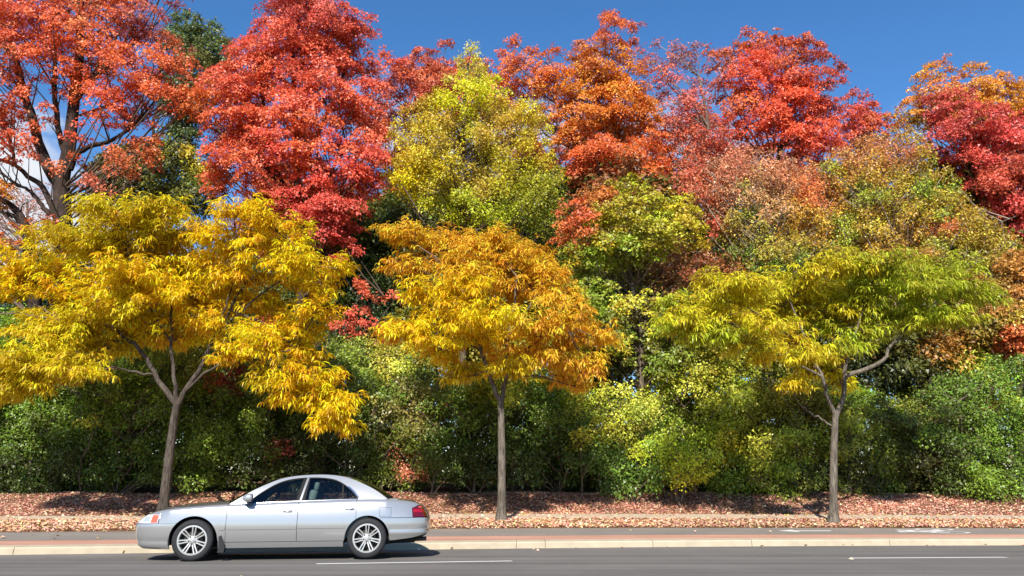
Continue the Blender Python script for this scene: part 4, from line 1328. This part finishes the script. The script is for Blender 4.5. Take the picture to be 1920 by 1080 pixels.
warm = [(222, 160, 128), (214, 146, 118), (230, 176, 140), (206, 134, 112), (196, 126, 104), (232, 188, 146), (180, 114, 94), (216, 150, 134)]
gold = warm + [(206, 168, 100), (184, 158, 92), (166, 142, 82), (218, 174, 118)]
pn = lambda x, y: 0.5 + 0.5 * np.sin(x * 0.9 + 1.3 * np.sin(y * 1.7) + 0.6 * np.sin(x * 2.3))
parts_ = [litter(52000, lambda x: l_bike(x) + 0.03, lambda x: l_path0(x) + 0.05, gold, 0.078, 1, lambda x, y, u: 0.25 + 0.75 * np.clip(u * 5, 0, 1) * (0.65 + 0.35 * pn(x, y)) * (1 - 0.75 * np.exp(-((x - 8.0) ** 2 + (y - 19.3) ** 2) / 1.2))),
          litter(108000, lambda x: l_path1(x) - 0.06, lambda x: np.full_like(x, HEDGE_Y + 1.0), warm, 0.074, 2, lambda x, y, u: 0.42 + 0.58 * pn(x * 0.8, y)),
          litter(9000, lambda x: l_path1(x) + 2.0, lambda x: np.full_like(x, HEDGE_Y + 1.0), [(150, 140, 62), (170, 150, 80), (120, 116, 52)], 0.10, 3, lambda x, y, u: 0.2 + 0.8 * (x > 3)),
          litter(9000, lambda x: l_path1(x) - 0.8, lambda x: l_path1(x) + 3.2, [(206, 176, 70), (190, 150, 60), (176, 140, 70)], 0.06, 9, lambda x, y, u: np.clip(np.exp(-((x + 8.5) / 3) ** 2) + np.exp(-(x / 2.6) ** 2) + np.exp(-((x - 8.3) / 3) ** 2), 0, 1)),
          litter(900, l_path0, l_path1, warm, 0.085, 4), litter(60, lambda x: l_red(x), lambda x: l_bike(x), gold, 0.08, 5),
          litter(70, lambda x: kerb_line(x) - 0.35, lambda x: kerb_line(x) - 0.01, gold, 0.08, 6), litter(14, lambda x: np.full_like(x, 9.0), kerb_line, gold, 0.08, 7)]
Vs, Fs, Cs, n0 = [], [], [], 0
for V, F, c in parts_:
    Vs.append(V)
    Fs.append(F + n0)
    Cs.append(c)
    n0 += len(V)
lo = mesh_np('fallen_leaves', np.concatenate(Vs), np.concatenate(Fs), M['litter'], None, np.concatenate(Cs), kind='stuff')
# ------------------------------------------------------------------ the silver saloon
M['paint'] = plain('silver_car_paint', (176, 175, 173), 0.26, metal=0.58, coat=1.0)
M['paint_dark'] = plain('underbody_black', (18, 18, 19), 0.7)
M['rubber'] = plain('tyre_rubber', (40, 40, 42), 0.75, noise=0.15, spec=0.3, scale=30)
M['trim'] = plain('black_trim', (12, 12, 13), 0.6, spec=0.2)
M['alloy'] = plain('wheel_alloy', (196, 194, 188), 0.36, metal=0.65)
M['brake'] = plain('brake_iron', (70, 66, 62), 0.5, metal=0.6)
M['chrome'] = plain('bright_trim', (210, 212, 216), 0.15, metal=1.0)
M['seat'] = plain('grey_leather_seat', (120, 128, 126), 0.6)
M['cabin'] = plain('cabin_plastic', (128, 138, 136), 0.6)
M['lamp_red'] = plain('tail_lamp_red', (92, 6, 16), 0.12, coat=1.0)
M['lamp_red_hi'] = plain('tail_lamp_red_band', (150, 12, 30), 0.12, coat=1.0)
M['lamp_amber'] = plain('amber_lens', (206, 92, 66), 0.15, coat=1.0)
M['lamp_inner'] = plain('headlamp_inner', (150, 158, 158), 0.2, coat=1.0)
M['pillar_grey'] = plain('grey_pillar', (120, 122, 126), 0.4, metal=.4)
M['lamp_clear'] = plain('headlamp_lens', (196, 200, 202), 0.1, coat=1.0)


def glass(name, tint, refl=1.0):
    m = bpy.data.materials.new(name)
    m.use_nodes = True
    nt = m.node_tree
    nt.nodes.clear()
    t = N_(nt, 'ShaderNodeBsdfTransparent')
    t.inputs['Color'].default_value = (*tint, 1)
    g = N_(nt, 'ShaderNodeBsdfGlossy', Roughness=0.02)
    f = N_(nt, 'ShaderNodeFresnel', IOR=1.5)
    k = N_(nt, 'ShaderNodeMath', operation='MULTIPLY')
    k.inputs[1].default_value = refl
    mx = N_(nt, 'ShaderNodeMixShader')
    o = N_(nt, 'ShaderNodeOutputMaterial')
    L = nt.links.new
    L(f.outputs[0], k.inputs[0])
    L(k.outputs[0], mx.inputs[0])
    L(t.outputs[0], mx.inputs[1])
    L(g.outputs[0], mx.inputs[2])
    L(mx.outputs[0], o.inputs['Surface'])
    return m


M['glass'] = glass('side_glass', (0.56, 0.66, 0.64), 1.2)
M['glass_clear'] = glass('door_glass', (0.62, 0.72, 0.70), 1.0)
M['screen'] = glass('windscreen_glass', (0.45, 0.52, 0.50), 1.2)

WB = 2.747
RF, RR, AZ = 0.378, 0.366, 0.315
out_pts = [(-1.04, 0), (-1.035, .22), (-1.005, .44), (-0.94, .62), (-0.81, .745), (-0.58, .825), (-0.2, .868), (0.4, .888), (1.4, .893), (2.4, .888), (2.95, .872),
           (3.30, .838), (3.53, .785), (3.69, .69), (3.78, .52), (3.815, .26), (3.82, 0)]
OUT = spline(out_pts, 900)
OX = np.maximum.accumulate(OUT[:, 0] + np.arange(900) * 1e-7)
OW = OUT[:, 1]
_T = norm(np.gradient(OUT, axis=0))
ONX, ONY = -_T[:, 1], _T[:, 0]                               # outward normal (x, across)
S_ = np.concatenate([[0], np.cumsum(np.linalg.norm(np.diff(OUT, axis=0), axis=1))])

z_sh = scurve((-1.1, .64), (-1.0, .680), (-0.86, .728), (-0.58, .785), (-0.25, .825), (0.1, .852), (0.4, .872), (0.62, .882), (1.0, .893), (1.65, .917), (2.3, .937), (2.65, .944),
              (2.95, .943), (3.25, .930), (3.5, .908), (3.68, .886), (3.84, .865))
inset_z = scurve((.10, .16), (.15, .125), (.20, .097), (.26, .068), (.33, .040), (.42, .016), (.50, .003), (.56, .0), (.66, .007), (.78, .026), (.88, .055), (1.0, .10))


def inset(x, z, sh=None):
    i = inset_z(z)
    ef = float(np.clip((-x - 0.40) / 0.62, 0, 1))
    er = float(np.clip((x - 3.05) / 0.72, 0, 1))
    i += ef * max(0, z - .56) * 0.75 + er * max(0, z - .64) * 0.42
    i += ef * max(0, .26 - z) * 0.5 + er * max(0, .36 - z) * 0.35
    if x < -RF or x > WB + RR:                               # a soft lip along the lower bumpers
        i -= .014 * math.exp(-((z - (.245 if x < 0 else .40)) / .03) ** 2)
        i += .008 * math.exp(-((z - (.315 if x < 0 else .46)) / .03) ** 2)
    zs = z_sh(x)
    if z > zs - .055:                                        # rounded shoulder
        t = (z - (zs - .055)) / .055
        i += .05 * (1 - math.sqrt(max(0, 1 - min(t, 1) ** 2)))
    return i


def wall(s, z, sgn, off=0.0):
    """a point of the body side at outline length s and height z"""
    x, w = np.interp(s, S_, OX), np.interp(s, S_, OW)
    nx, ny = np.interp(s, S_, ONX), np.interp(s, S_, ONY)
    i = inset(x, z) - off
    return (x - nx * i, sgn * max(w - ny * i, 0.0), z), (nx, sgn * ny, 0)


def s_of(x):
    return float(np.interp(x, OX, S_))


def panel(mb, x0, x1, zlo, zhi, sgn, nx=40, nz=12, off=0.0, extra=(), lip=0.022, gap=0.0014):
    ss = np.linspace(s_of(x0), s_of(x1), nx)
    if extra:
        ss = np.sort(np.concatenate([ss, [s_of(e) for e in extra]]))
    ss[0] += gap
    ss[-1] -= gap
    P, Nn = [], []
    for s in ss:
        x = float(np.interp(s, S_, OX))
        a, b = zlo(x) + gap, zhi(x) - gap
        b = max(b, a + 0.001)
        col, cn = [], []
        for k in range(nz):
            t = k / (nz - 1)
            t = 1 - (1 - t) ** 1.35
            p, n = wall(s, a + (b - a) * t, sgn, off)
            col.append(p)
            cn.append(n)
        P.append(col)
        Nn.append(cn)
    P, Nn = np.array(P), np.array(Nn)
    mb.grid(P)
    if lip:
        for A, B in ((P[0], Nn[0]), (P[-1], Nn[-1]), (P[:, 0], Nn[:, 0]), (P[:, -1], Nn[:, -1])):
            mb.grid(np.stack([A, A - B * lip]))
    return mb




def arch(x, cx, R):
    d = R * R - (x - cx) ** 2
    return AZ + math.sqrt(d) if d > 0 else -1.0


def arches(x):
    return max(arch(x, 0, RF), arch(x, WB, RR))


pf, pr = GR(358, 1053.6), GR(688.5, 1048.2)
_d = pr - pf
CAR_RZ = math.atan2(_d[1], _d[0])
CAR_RZ = math.radians(8.5)
mid = (pf + pr) / 2
ca, sa = math.cos(CAR_RZ), math.sin(CAR_RZ)
# the near tyres' outer faces run along local y = -0.87
off_x, off_y = WB / 2, -0.80
car_loc = Vector((mid[0] - .02 - (off_x * ca - off_y * sa), mid[1] - (off_x * sa + off_y * ca), 0.0))
car_loc.z = float(road_z(car_loc.y))
car = thing('car', car_loc, 'silver four-door saloon car driving along the kerb lane', 'car', None, CAR_RZ)
car.rotation_euler[0] = -math.atan(CROSSFALL)

# --- body side panels
class both:
    """the same panel on either side of the car, each a part of its own"""

    def __init__(self, fn):
        self.fn = fn

    def build(self, name, mat, parent, smooth=50):
        for s in (-1, 1):
            mb = MB()
            self.fn(mb, s)
            mb.build(name, mat, parent, smooth=smooth)


class joined(both):
    """one part that wraps round both sides"""

    def build(self, name, mat, parent, smooth=50):
        mb = MB()
        for s in (-1, 1):
            self.fn(mb, s)
        mb.build(name, mat, parent, smooth=smooth)


front_bot = curve((-1.04, .22), (-.90, .195), (-.6, .185), (-.3, .18), (0, .18))
def fb_lo(x):
    return max(front_bot(x), arches(x))
FB_TOP = .582
x_e = -math.sqrt(RF ** 2 - (FB_TOP - AZ) ** 2)
joined(lambda mb, s: panel(mb, -1.04, x_e, fb_lo, lambda x: FB_TOP, s, 46, 16, extra=(-RF - .001, -RF + .002, -RF + .006, -RF + .015, -RF + .03))).build('front_bumper', M['paint'], car, smooth=50)
HL0, HL1 = -1.03, -.565
def ff_lo(x):
    if x < HL1 + .012:
        return .728
    return max(FB_TOP, arches(x)) if x < .2 else max(.29, arches(x))
both(lambda mb, s: panel(mb, -.84, .497, ff_lo, z_sh, s, 64, 14, extra=(HL1 + .010, HL1 + .013, RF - .03, RF - .012, RF - .004, RF - .001, RF + .002))).build('front_fender', M['paint'], car, smooth=50)
def rq_lo(x):
    if x < WB + RR + .002 and x < 3.02:
        return max(.645 if x > WB + .2 else .2, arches(x))
    return .645 if x < 3.493 else min(.842, .794 + .34 * (x - 3.50))
both(lambda mb, s: panel(mb, 2.556, 3.815, rq_lo, lambda x: z_sh(x) if x < 3.52 else z_sh(x) - .004, s, 70, 14, extra=(3.490, 3.496))).build('rear_quarter', M['paint'], car, smooth=50)
rear_bot = curve((2.9, .265), (3.2, .285), (3.5, .318), (3.7, .36), (3.82, .40))
x_r = WB + math.sqrt(RR ** 2 - (.64 - AZ) ** 2)
joined(lambda mb, s: panel(mb, x_r, 3.82, lambda x: max(rear_bot(x), arches(x)), lambda x: .64, s, 46, 16, extra=(WB + RR - .03, WB + RR - .012, WB + RR - .004, WB + RR + .002))).build('rear_bumper', M['paint'], car, smooth=50)
joined(lambda mb, s: panel(mb, 3.0, 3.80, lambda x: rear_bot(x) - .062 + .02 * (x - 3.0), lambda x: rear_bot(x) - .002, s, 24, 4, off=-.03)).build('lower_valance', M['trim'], car, smooth=50)
both(lambda mb, s: panel(mb, .385, WB - RR - .015, lambda x: .192, lambda x: .283, s, 20, 8, off=.004)).build('sill', M['paint'], car, smooth=50)

belt = z_sh
for s in (-1, 1):
    o = panel(MB(), .500, 1.612, lambda x: .287, belt, s, 36, 18).build('front_door', M['paint'], car, smooth=50)
    h = MB()
    def handle(mb, x0, x1, z):
        for x, w in ((x0, .006), (x0 + .012, .013), ((x0 + x1) / 2, .016), (x1 - .012, .015), (x1, .008)):
            pass
        xs = np.linspace(x0, x1, 8)
        P = []
        for i, x in enumerate(xs):
            t = i / 7
            hh = .017 * (0.55 + 0.45 * t)
            b = .018 * math.sin(math.pi * min(1, max(0, .08 + .86 * t))) ** .5
            ring = []
            for k in range(8):
                a = 2 * math.pi * k / 8
                p, n = wall(s_of(x), z + hh * math.sin(a), s, .004 + b * (0.6 + 0.5 * math.cos(a)))
                ring.append(p)
            ring.append(ring[0])
            P.append(ring)
        mb.grid(P)
        mb.add(P[0][:8], [tuple(range(8))])
        mb.add(P[-1][:8], [tuple(range(8))])
    handle(h, 1.388, 1.518, .764)
    h.build('handle', M['paint'], o, smooth=50)
    rc = MB()
    panel(rc, 1.376, 1.53, lambda x: .744, lambda x: .758, s, 10, 4, off=.0015, lip=0)
    rc.build('handle_recess', M['trim'], o, smooth=50)
    m_ = panel(MB(), .515, 1.602, lambda x: .478, lambda x: .532, s, 24, 6, off=.008, lip=.010)
    m_.build('side_moulding', M['paint'], o, smooth=50)
    o = panel(MB(), 1.617, 2.553, lambda x: max(.287, arches(x)), belt, s, 44, 18, extra=(WB - RR - .001, WB - RR + .002, WB - RR + .006, WB - RR + .015)).build('rear_door', M['paint'], car, smooth=50)
    h = MB()
    handle(h, 2.388, 2.518, .792)
    h.build('handle', M['paint'], o, smooth=50)
    rc = panel(MB(), 2.376, 2.53, lambda x: .772, lambda x: .786, s, 10, 4, off=.0015, lip=0)
    rc.build('handle_recess', M['trim'], o, smooth=50)
    m_ = panel(MB(), 1.627, 2.385, lambda x: .486 - .0 * x, lambda x: .540, s, 20, 6, off=.008, lip=.010)
    m_.build('side_moulding', M['paint'], o, smooth=50)
    m_ = panel(MB(), .405, .486, lambda x: .474, lambda x: .528, s, 6, 6, off=.010, lip=.012)
    m_.build('fender_moulding', M['paint'], car, smooth=50)
o = MB()
panel(o, 2.945, 3.125, lambda x: .672, lambda x: .800, -1, 10, 8, off=.0012, lip=.001)
o.build('fuel_door', M['paint'], car, smooth=50)
seam = MB()
for a, b, z0, z1 in ((2.939, 2.944, .668, .804), (3.126, 3.131, .668, .804), (2.939, 3.131, .664, .668), (2.939, 3.131, .804, .808)):
    panel(seam, a, b, lambda x: z0, lambda x: z1, -1, 6, 3, off=.0006, lip=0, gap=0)
seam.build('fuel_door_seam', M['trim'], car)

# --- lamps
def lamp(name, x0, x1, zlo, zhi, s, mat, parent, off=0.0, nx=24, nz=8, lip=.03):
    return panel(MB(), x0, x1, zlo, zhi, s, nx, nz, off=off, lip=lip).build(name, mat, parent, smooth=50)


for s in (-1, 1):
    hl = lamp('headlight', HL0, HL1, lambda x: FB_TOP + .004, lambda x: min(.724, z_sh(x) - .012), s, M['lamp_clear'], car)
    lamp('turn_signal', HL1 - .125, HL1 - .012, lambda x: FB_TOP + .012 , lambda x: min(.716, z_sh(x) - .02), s, M['lamp_amber'], hl, off=.003, lip=.004)
    lamp('reflector', -.84, HL1 - .16, lambda x: FB_TOP + .03, lambda x: .69, s, M['lamp_inner'], hl, off=.003, lip=.004)
    tl = lamp('taillight', 3.50, 3.775, lambda x: .652, lambda x: min(.838, .790 + .34 * (x - 3.50)), s, M['lamp_red'], car)
    lamp('light_band', 3.515, 3.74, lambda x: .725, lambda x: .782, s, M['lamp_red_hi'], tl, off=.003, lip=.004)
    lamp('amber_band', 3.64, 3.74, lambda x: .80, lambda x: .826, s, M['lamp_amber'], tl, off=.003, lip=.004)
joined(lambda mb, s: panel(mb, 3.778, 3.82, lambda x: .652, lambda x: .838, s, 8, 8)).build('boot_face', M['paint'], car, smooth=50)
joined(lambda mb, s: panel(mb, -1.04, HL0, lambda x: FB_TOP + .004, lambda x: z_sh(x) - .015, s, 8, 6)).build('grille', M['trim'], car, smooth=50)

# --- bonnet, boot lid
def top_edge(x):
    p, _ = wall(s_of(x), z_sh(x), 1)
    return p


def deck(x0, x1, n, crown, bow, m=15):
    P = []
    for x in np.linspace(x0, x1, n):
        e = top_edge(x)
        row = []
        for k in np.linspace(-1, 1, m):
            q = 1 - k * k
            row.append((e[0] + bow(x) * q, e[1] * k, e[2] + crown * min(1, e[1] / .7) * (1 - abs(k) ** 2.4) * .9))
        P.append(row)
    return P


MB().grid(deck(-1.0, .53, 34, .060, lambda x: -0.13 * np.clip((x + .28) / .8, 0, 1))).build('bonnet', M['paint'], car, smooth=50)
MB().grid(deck(3.02, 3.805, 20, .030, lambda x: 0.10 * np.clip((3.42 - x) / .4, 0, 1))).build('boot_lid', M['paint'], car, smooth=50)

# --- greenhouse
zt = scurve((.60, .880), (.75, .978), (.92, 1.085), (1.15, 1.200), (1.35, 1.280), (1.6, 1.330), (1.95, 1.352), (2.25, 1.338), (2.5, 1.288), (2.75, 1.188), (2.95, 1.085), (3.14, .955))
zw = scurve((.88, .905), (.92, .935), (1.0, 1.008), (1.12, 1.094), (1.27, 1.188), (1.42, 1.250), (1.58, 1.285), (1.75, 1.300), (2.0, 1.303), (2.2, 1.280), (2.33, 1.236), (2.45, 1.165), (2.56, 1.078), (2.635, .995), (2.66, .972))


def gy(x, z):
    w = top_edge(float(np.clip(x, .55, 3.2)))[1]
    d = max(0, z - z_sh(x))
    return w - .004 - .47 * d - .28 * d * d


DX = -.085


def gpanel(f, nu, nv, s, off=0.0, lip=.015):
    P = np.zeros((nu, nv, 3))
    for i in range(nu):
        for j in range(nv):
            x, z = f(i / (nu - 1), j / (nv - 1))
            P[i, j] = (x + DX, s * (gy(x + DX, z) + off), z)
    mb = MB().grid(P)
    if lip:
        L = np.array([0, -s * lip, 0])
        for A in (P[0], P[-1], P[:, 0], P[:, -1]):
            mb.grid(np.stack([A, A + L]))
    return mb


def colf(x0, x1, lo, hi):
    def f(u, v):
        x = x0 + (x1 - x0) * u
        a, b = lo(x), hi(x)
        return x, a + (max(b, a + .0005) - a) * v
    return f


frame = MB()
for s in (-1, 1):
    for f, n in ((colf(.60, .89, lambda x: z_sh(x) - .004, zt), 12), (colf(.89, 2.655, lambda x: zw(x), zt), 60), (colf(2.655, 3.14, lambda x: z_sh(x) - .004, zt), 16)):
        q = gpanel(f, n, 6, s)
        frame.add(q.v, q.f)
frame.build('pillar_frame', M['paint'], car, smooth=50)

def roof_z(x, k):
    return .052 * (1 - abs(k) ** 2.2)


def span(xs, bow, m=17, crown=.020):
    P = []
    for x in xs:
        z = zt(x)
        w = gy(x + DX, z)
        row = []
        for k in np.linspace(-1, 1, m):
            q = 1 - k * k
            row.append((x + DX + bow(x) * q, w * k, z + crown * (1 - abs(k) ** 2.2)))
        P.append(row)
    return P


bow = lambda x: float(np.interp(x, [.55, 1.33, 1.6, 2.3, 2.5, 3.14], [-.14, -.12, 0, 0, .09, .11]))
MB().grid(span(np.linspace(1.33, 2.50, 26), bow)).build('roof', M['paint'], car, smooth=50)
MB().grid(span(np.linspace(.60, 1.328, 16), bow)).build('windscreen', M['screen'], car, smooth=50)
MB().grid(span(np.linspace(2.502, 3.13, 16), bow)).build('rear_window', M['screen'], car, smooth=50)
ws = MB()
for xs in (np.linspace(1.315, 1.335, 3), np.linspace(2.495, 2.512, 3), np.linspace(3.10, 3.14, 3), np.linspace(.595, .64, 3)):
    P = np.array(span(xs, bow))
    P[:, :, 2] += .003
    P[:, :, 1] *= .985
    ws.grid(P)
ws.build('glass_surround', M['trim'], car, smooth=50)

bl = lambda x: z_sh(x) + .004
for s in (-1, 1):
    fx1 = lambda v: 1.650 + .085 * v                         # slanted door pillar edges
    rx0 = lambda v: 1.785 + .055 * v

    def fwin(u, v):
        x = .895 + (1.74 - .895) * u
        a, b = bl(x), max(zw(x) - .012, bl(x) + .001)
        z = a + (b - a) * v
        lim = fx1((z - .94) / .36)
        return min(x, lim), z

    def rwin(u, v):
        x = 1.785 + (2.395 - 1.785) * u
        a, b = bl(x), zw(x) - .012
        z = a + (b - a) * v
        return max(x, rx0((z - .94) / .36)), z

    def qwin(u, v):
        x = 2.415 + (2.63 - 2.415) * u
        a, b = bl(x), max(zw(x) - .014, bl(x) + .002)
        return x, a + (b - a) * v
    gpanel(fwin, 34, 8, s, -.014, 0).build('front_side_window', M['glass_clear'], car, smooth=50)
    gpanel(rwin, 26, 8, s, -.014, 0).build('rear_side_window', M['glass'], car, smooth=50)
    gpanel(qwin, 12, 6, s, -.014, 0).build('quarter_window', M['glass'], car, smooth=50)
    tb = MB()
    q = gpanel(colf(.90, 2.645, lambda x: max(zw(x) - .018, bl(x)), lambda x: zw(x) + .002), 60, 3, s, .001, .02)
    tb.add(q.v, q.f)
    q = gpanel(colf(.885, 2.66, lambda x: z_sh(x) + .000, lambda x: z_sh(x) + .016), 40, 3, s, .004, .02)
    tb.add(q.v, q.f)
    q = gpanel(lambda u, v: (2.392 + .026 * u - .012 * v, bl(2.4) + (zw(2.40) - .012 - bl(2.4)) * v), 3, 6, s, .001, .015)
    tb.add(q.v, q.f)
    tb.build('window_trim', M['trim'], car, smooth=50)
    q = gpanel(colf(.62, 2.66, lambda x: z_sh(x) - .006, lambda x: z_sh(x) + .003), 50, 3, s, .010, .012)
    q.build('belt_strip', M['chrome'], car, smooth=50)
    q = gpanel(lambda u, v: (fx1(v) - .004 + (rx0(v) - fx1(v) + .008) * u, z_sh(1.7) + .003 + (1.300 - z_sh(1.7)) * v), 4, 8, s, .002, .03)
    q.build('door_pillar', M['trim'], car, smooth=50)
    q = gpanel(lambda u, v: (fx1(v) + .052 + .034 * u, z_sh(1.7) + .016 + (1.282 - z_sh(1.7)) * v), 3, 8, s, .005, .004)
    q.build('pillar_strip', M['pillar_grey'], car, smooth=50)
    q = gpanel(lambda u, v: (2.47 + .19 * u + .022 * v, max(zw(2.47 + .19 * u), z_sh(2.6) + .004) - .004 + .012 * v), 14, 3, s, .005, .006)
    q.build('quarter_rim', M['chrome'], car, smooth=50)

# --- door mirrors
for s in (-1, 1):
    mb = MB()
    P = []
    for i, u in enumerate(np.linspace(0, 1, 8)):
        r = (.25, .62, .84, .95, 1.0, 1.0, .98, .90)[i]
        ring = []
        for k in range(17):
            a = 2 * math.pi * k / 16
            cx, sx_ = math.cos(a), math.sin(a)
            sq = (abs(cx) ** 3.2 + abs(sx_) ** 3.2) ** (-1 / 3.2)
            ring.append((.735 + .155 * u + .03 * sx_ * 0, s * (.945 + .100 * r * cx * sq * (.9)),   .968 + .068 * r * sx_ * sq + .008 * u))
        P.append(ring)
    mb.grid(P)
    mb.add(P[0][:16], [tuple(range(16))])
    o = mb.build('side_mirror', M['paint'], car, smooth=50)
    MB().add([(.886, s * (.945 + a * .082), .975 + b * .056) for a, b in ((-1, -1), (1, -1), (1, 1), (-1, 1))], [(0, 1, 2, 3)]).build('mirror_glass', M['chrome'], o)
    MB().box((.825, s * .86, .912), (.10, .12, .035)).build('mirror_arm', M['trim'], o, bevel=.008, smooth=40)

# --- dark inside: liners behind the panels, wheel wells, floor
inner = MB()
for s in (-1, 1):
    panel(inner, -.85, 3.62, lambda x: max(.23, arch(x, 0, RF + .012), arch(x, WB, RR + .012)), lambda x: z_sh(x) - (.03 if .5 < x < 2.7 else .055), s, 150, 5, off=-.045, lip=0)
    for cx, R in ((0, RF), (WB, RR)):
        P = np.zeros((25, 2, 3))
        for i in range(25):
            a = math.pi * (i / 24) * 1.12 - .06 * math.pi
            xx, zz = cx + (R + .006) * math.cos(a), AZ + (R + .006) * math.sin(a)
            P[i, 0] = (xx, s * (OW[np.searchsorted(OX, xx)] - .035), zz)
            P[i, 1] = (xx, s * .50, zz)
        inner.grid(P)
        c = [(cx, s * .50, AZ)] + [tuple(p[1]) for p in P]
        inner.add(c, [(0, i, i + 1) for i in range(1, 25)])
inner.box((1.37, 0, .24), (1.95, 1.50, .06))
inner.box((1.37, 0, .30), (4.3, .95, .10))
inner.box((-.55, 0, .42), (.3, 1.1, .34))
inner.box((3.30, 0, .44), (.60, 1.15, .30))
inner.build('underbody', M['paint_dark'], car)
MB().tube([(3.0, -.30, .25), (3.4, -.46, .275), (3.74, -.50, .29)], .035, 10).build('exhaust_pipe', M['brake'], car, smooth=40)

# --- cabin
dash = MB()
dash.grid([[(x, y, z) for y in np.linspace(-.70, .70, 9)] for x, z in ((.62, .86), (.75, .905), (.98, .91), (1.05, .86), (1.06, .62))])
dash.build('dashboard', M['cabin'], car, smooth=50)
P = [(x, s * .735, z) for s in (-1, 1) for x, z in ((.7, .33), (.7, .90), (2.75, .93), (2.75, .33))]
for q in (P[:4], P[4:]):
    MB().add(q, [(0, 1, 2, 3)]).build('door_lining', M['cabin'], car)
MB().box((2.98, 0, .94), (.5, 1.3, .02)).build('parcel_shelf', M['cabin'], car)


def soft_box(name, c, s, tilt, mat, parent, b=.05):
    mb = MB().box((0, 0, 0), s)
    o = mb.build(name, mat, parent, bevel=min(b, min(s) * .42), smooth=60)
    o.location = c
    o.rotation_euler = (0, tilt, 0)
    return o


for y in (-.37, .37):
    seat = bpy.data.objects.new('seat', None)
    COL.objects.link(seat)
    seat.parent = car
    soft_box('cushion', (1.45, y, .52), (.52, .50, .16), 0, M['seat'], seat)
    soft_box('backrest', (1.76, y, .80), (.14, .50, .62), math.radians(14), M['seat'], seat)
    soft_box('headrest', (1.86, y, 1.16), (.09, .26, .16), math.radians(8), M['seat'], seat)
rs = bpy.data.objects.new('rear_seat', None)
COL.objects.link(rs)
rs.parent = car
soft_box('cushion', (2.42, 0, .52), (.5, 1.3, .16), 0, M['seat'], rs)
soft_box('backrest', (2.72, 0, .79), (.14, 1.3, .58), math.radians(20), M['seat'], rs)
sw = MB()
rim_pts = [(1.14 + .10 * math.sin(a), -.37 + .185 * math.cos(a), .915 + .155 * math.sin(a)) for a in np.linspace(0, 2 * math.pi, 25)]
sw.tube(rim_pts, .016, 6)
sw.tube([(1.14, -.53, .915), (1.13, -.37, .90), (1.14, -.21, .915)], .014, 6)
sw.build('steering_wheel', M['trim'], car, smooth=60)

# --- front plate, mud flaps
MB().box((-1.062, 0, .49), (.015, .36, .18)).build('front_plate', M['trim'], car, bevel=.004)
MB().box((-1.045, 0, .49), (.04, .30, .05)).build('plate_bracket', M['trim'], car)
for s in (-1, 1):
    mb = MB()
    P = []
    for z, x, w in ((.47, .375, .03), (.38, .384, .065), (.28, .388, .10), (.19, .382, .125), (.13, .372, .12)):
        P.append([(x, s * .66, z), (x + w * .2, s * .86, z), (x + w, s * .868, z), (x + w * .9, s * .66, z), (x, s * .66, z)])
    mb.grid(P)
    mb.add(P[0][:4], [(0, 1, 2, 3)])
    mb.add(P[-1][:4], [(0, 1, 2, 3)])
    mb.build('mud_flap', M['rubber'], car, smooth=40)

# --- wheels
def wheel(cx, s, turn):
    w = bpy.data.objects.new('wheel', None)
    COL.objects.link(w)
    w.parent = car
    w.location = (cx, s * .77, .322)
    w.rotation_euler = (0, turn, 0 if s < 0 else math.pi)
    R = .322                                                 # the wheel's outer face looks along its own -y
    MB().lathe([(.222, .085), (.222, -.090), (.232, -.104), (.262, -.109), (.292, -.104), (.308, -.092), (.318, -.072), (R, -.04), (R, .04), (.316, .075), (.29, .10), (.232, .10), (.222, .085)], (0, 0, 0), 56).build('tyre', M['rubber'], w, smooth=35)
    MB().lathe([(.234, -.102), (.228, -.109), (.210, -.110), (.201, -.098), (.203, -.05), (.200, .08), (.222, .085)], (0, 0, 0), 56).build('rim', M['alloy'], w, smooth=35)
    MB().lathe([(0.001, -.02), (.145, -.02), (.15, -.01), (.15, .01)], (0, 0, 0), 40).build('brake_disc', M['brake'], w, smooth=35)
    MB().lathe([(0.001, .02), (.205, .02)], (0, 0, 0), 40).build('wheel_back', M['paint_dark'], w)
    hub = MB().lathe([(0.001, -.096), (.026, -.095), (.032, -.088), (.036, -.086), (.072, -.084), (.082, -.074), (.086, -.05)], (0, 0, 0), 40).build('hub', M['alloy'], w, smooth=40)
    proto = None
    for k in range(7):
        if proto is None:
            mb = MB()
            for q in (-1, 1):
                a0, a1 = q * .0160, q * .0195
                P = []
                for r, hw, yy in ((.070, .0140, -.085), (.11, .0120, -.092), (.16, .0115, -.098), (.207, .0135, -.104)):
                    o_ = a0 + (a1 - a0) * (r - .07) / .137 + q * (.004 if r > .15 else 0)
                    P.append([(o_ - hw, yy, r), (o_ - hw * .6, yy - .007, r), (o_ + hw * .6, yy - .007, r), (o_ + hw, yy, r), (o_ + hw * .8, yy + .035, r), (o_ - hw * .8, yy + .035, r), (o_ - hw, yy, r)])
                mb.grid(P)
            o = proto = mb.build('spoke', M['alloy'], w, smooth=40)
        else:
            o = proto.copy()
            COL.objects.link(o)
            o.parent = w
        o.rotation_euler = (0, 2 * math.pi * k / 7, 0)
    proto = None
    for k in range(5):
        if proto is None:
            o = proto = MB().lathe([(.0001, -.098), (.007, -.098), (.009, -.092), (.013, -.0855)], (.055, 0, 0), 8).build('lug_nut', M['brake'], w, smooth=40)
        else:
            o = proto.copy()
            COL.objects.link(o)
            o.parent = w
        o.rotation_euler = (0, 2 * math.pi * k / 5 + .3, 0)


wheel(0, -1, 0.10)
wheel(WB, -1, 0.02)
wheel(0, 1, 0.5)
wheel(WB, 1, 0.8)
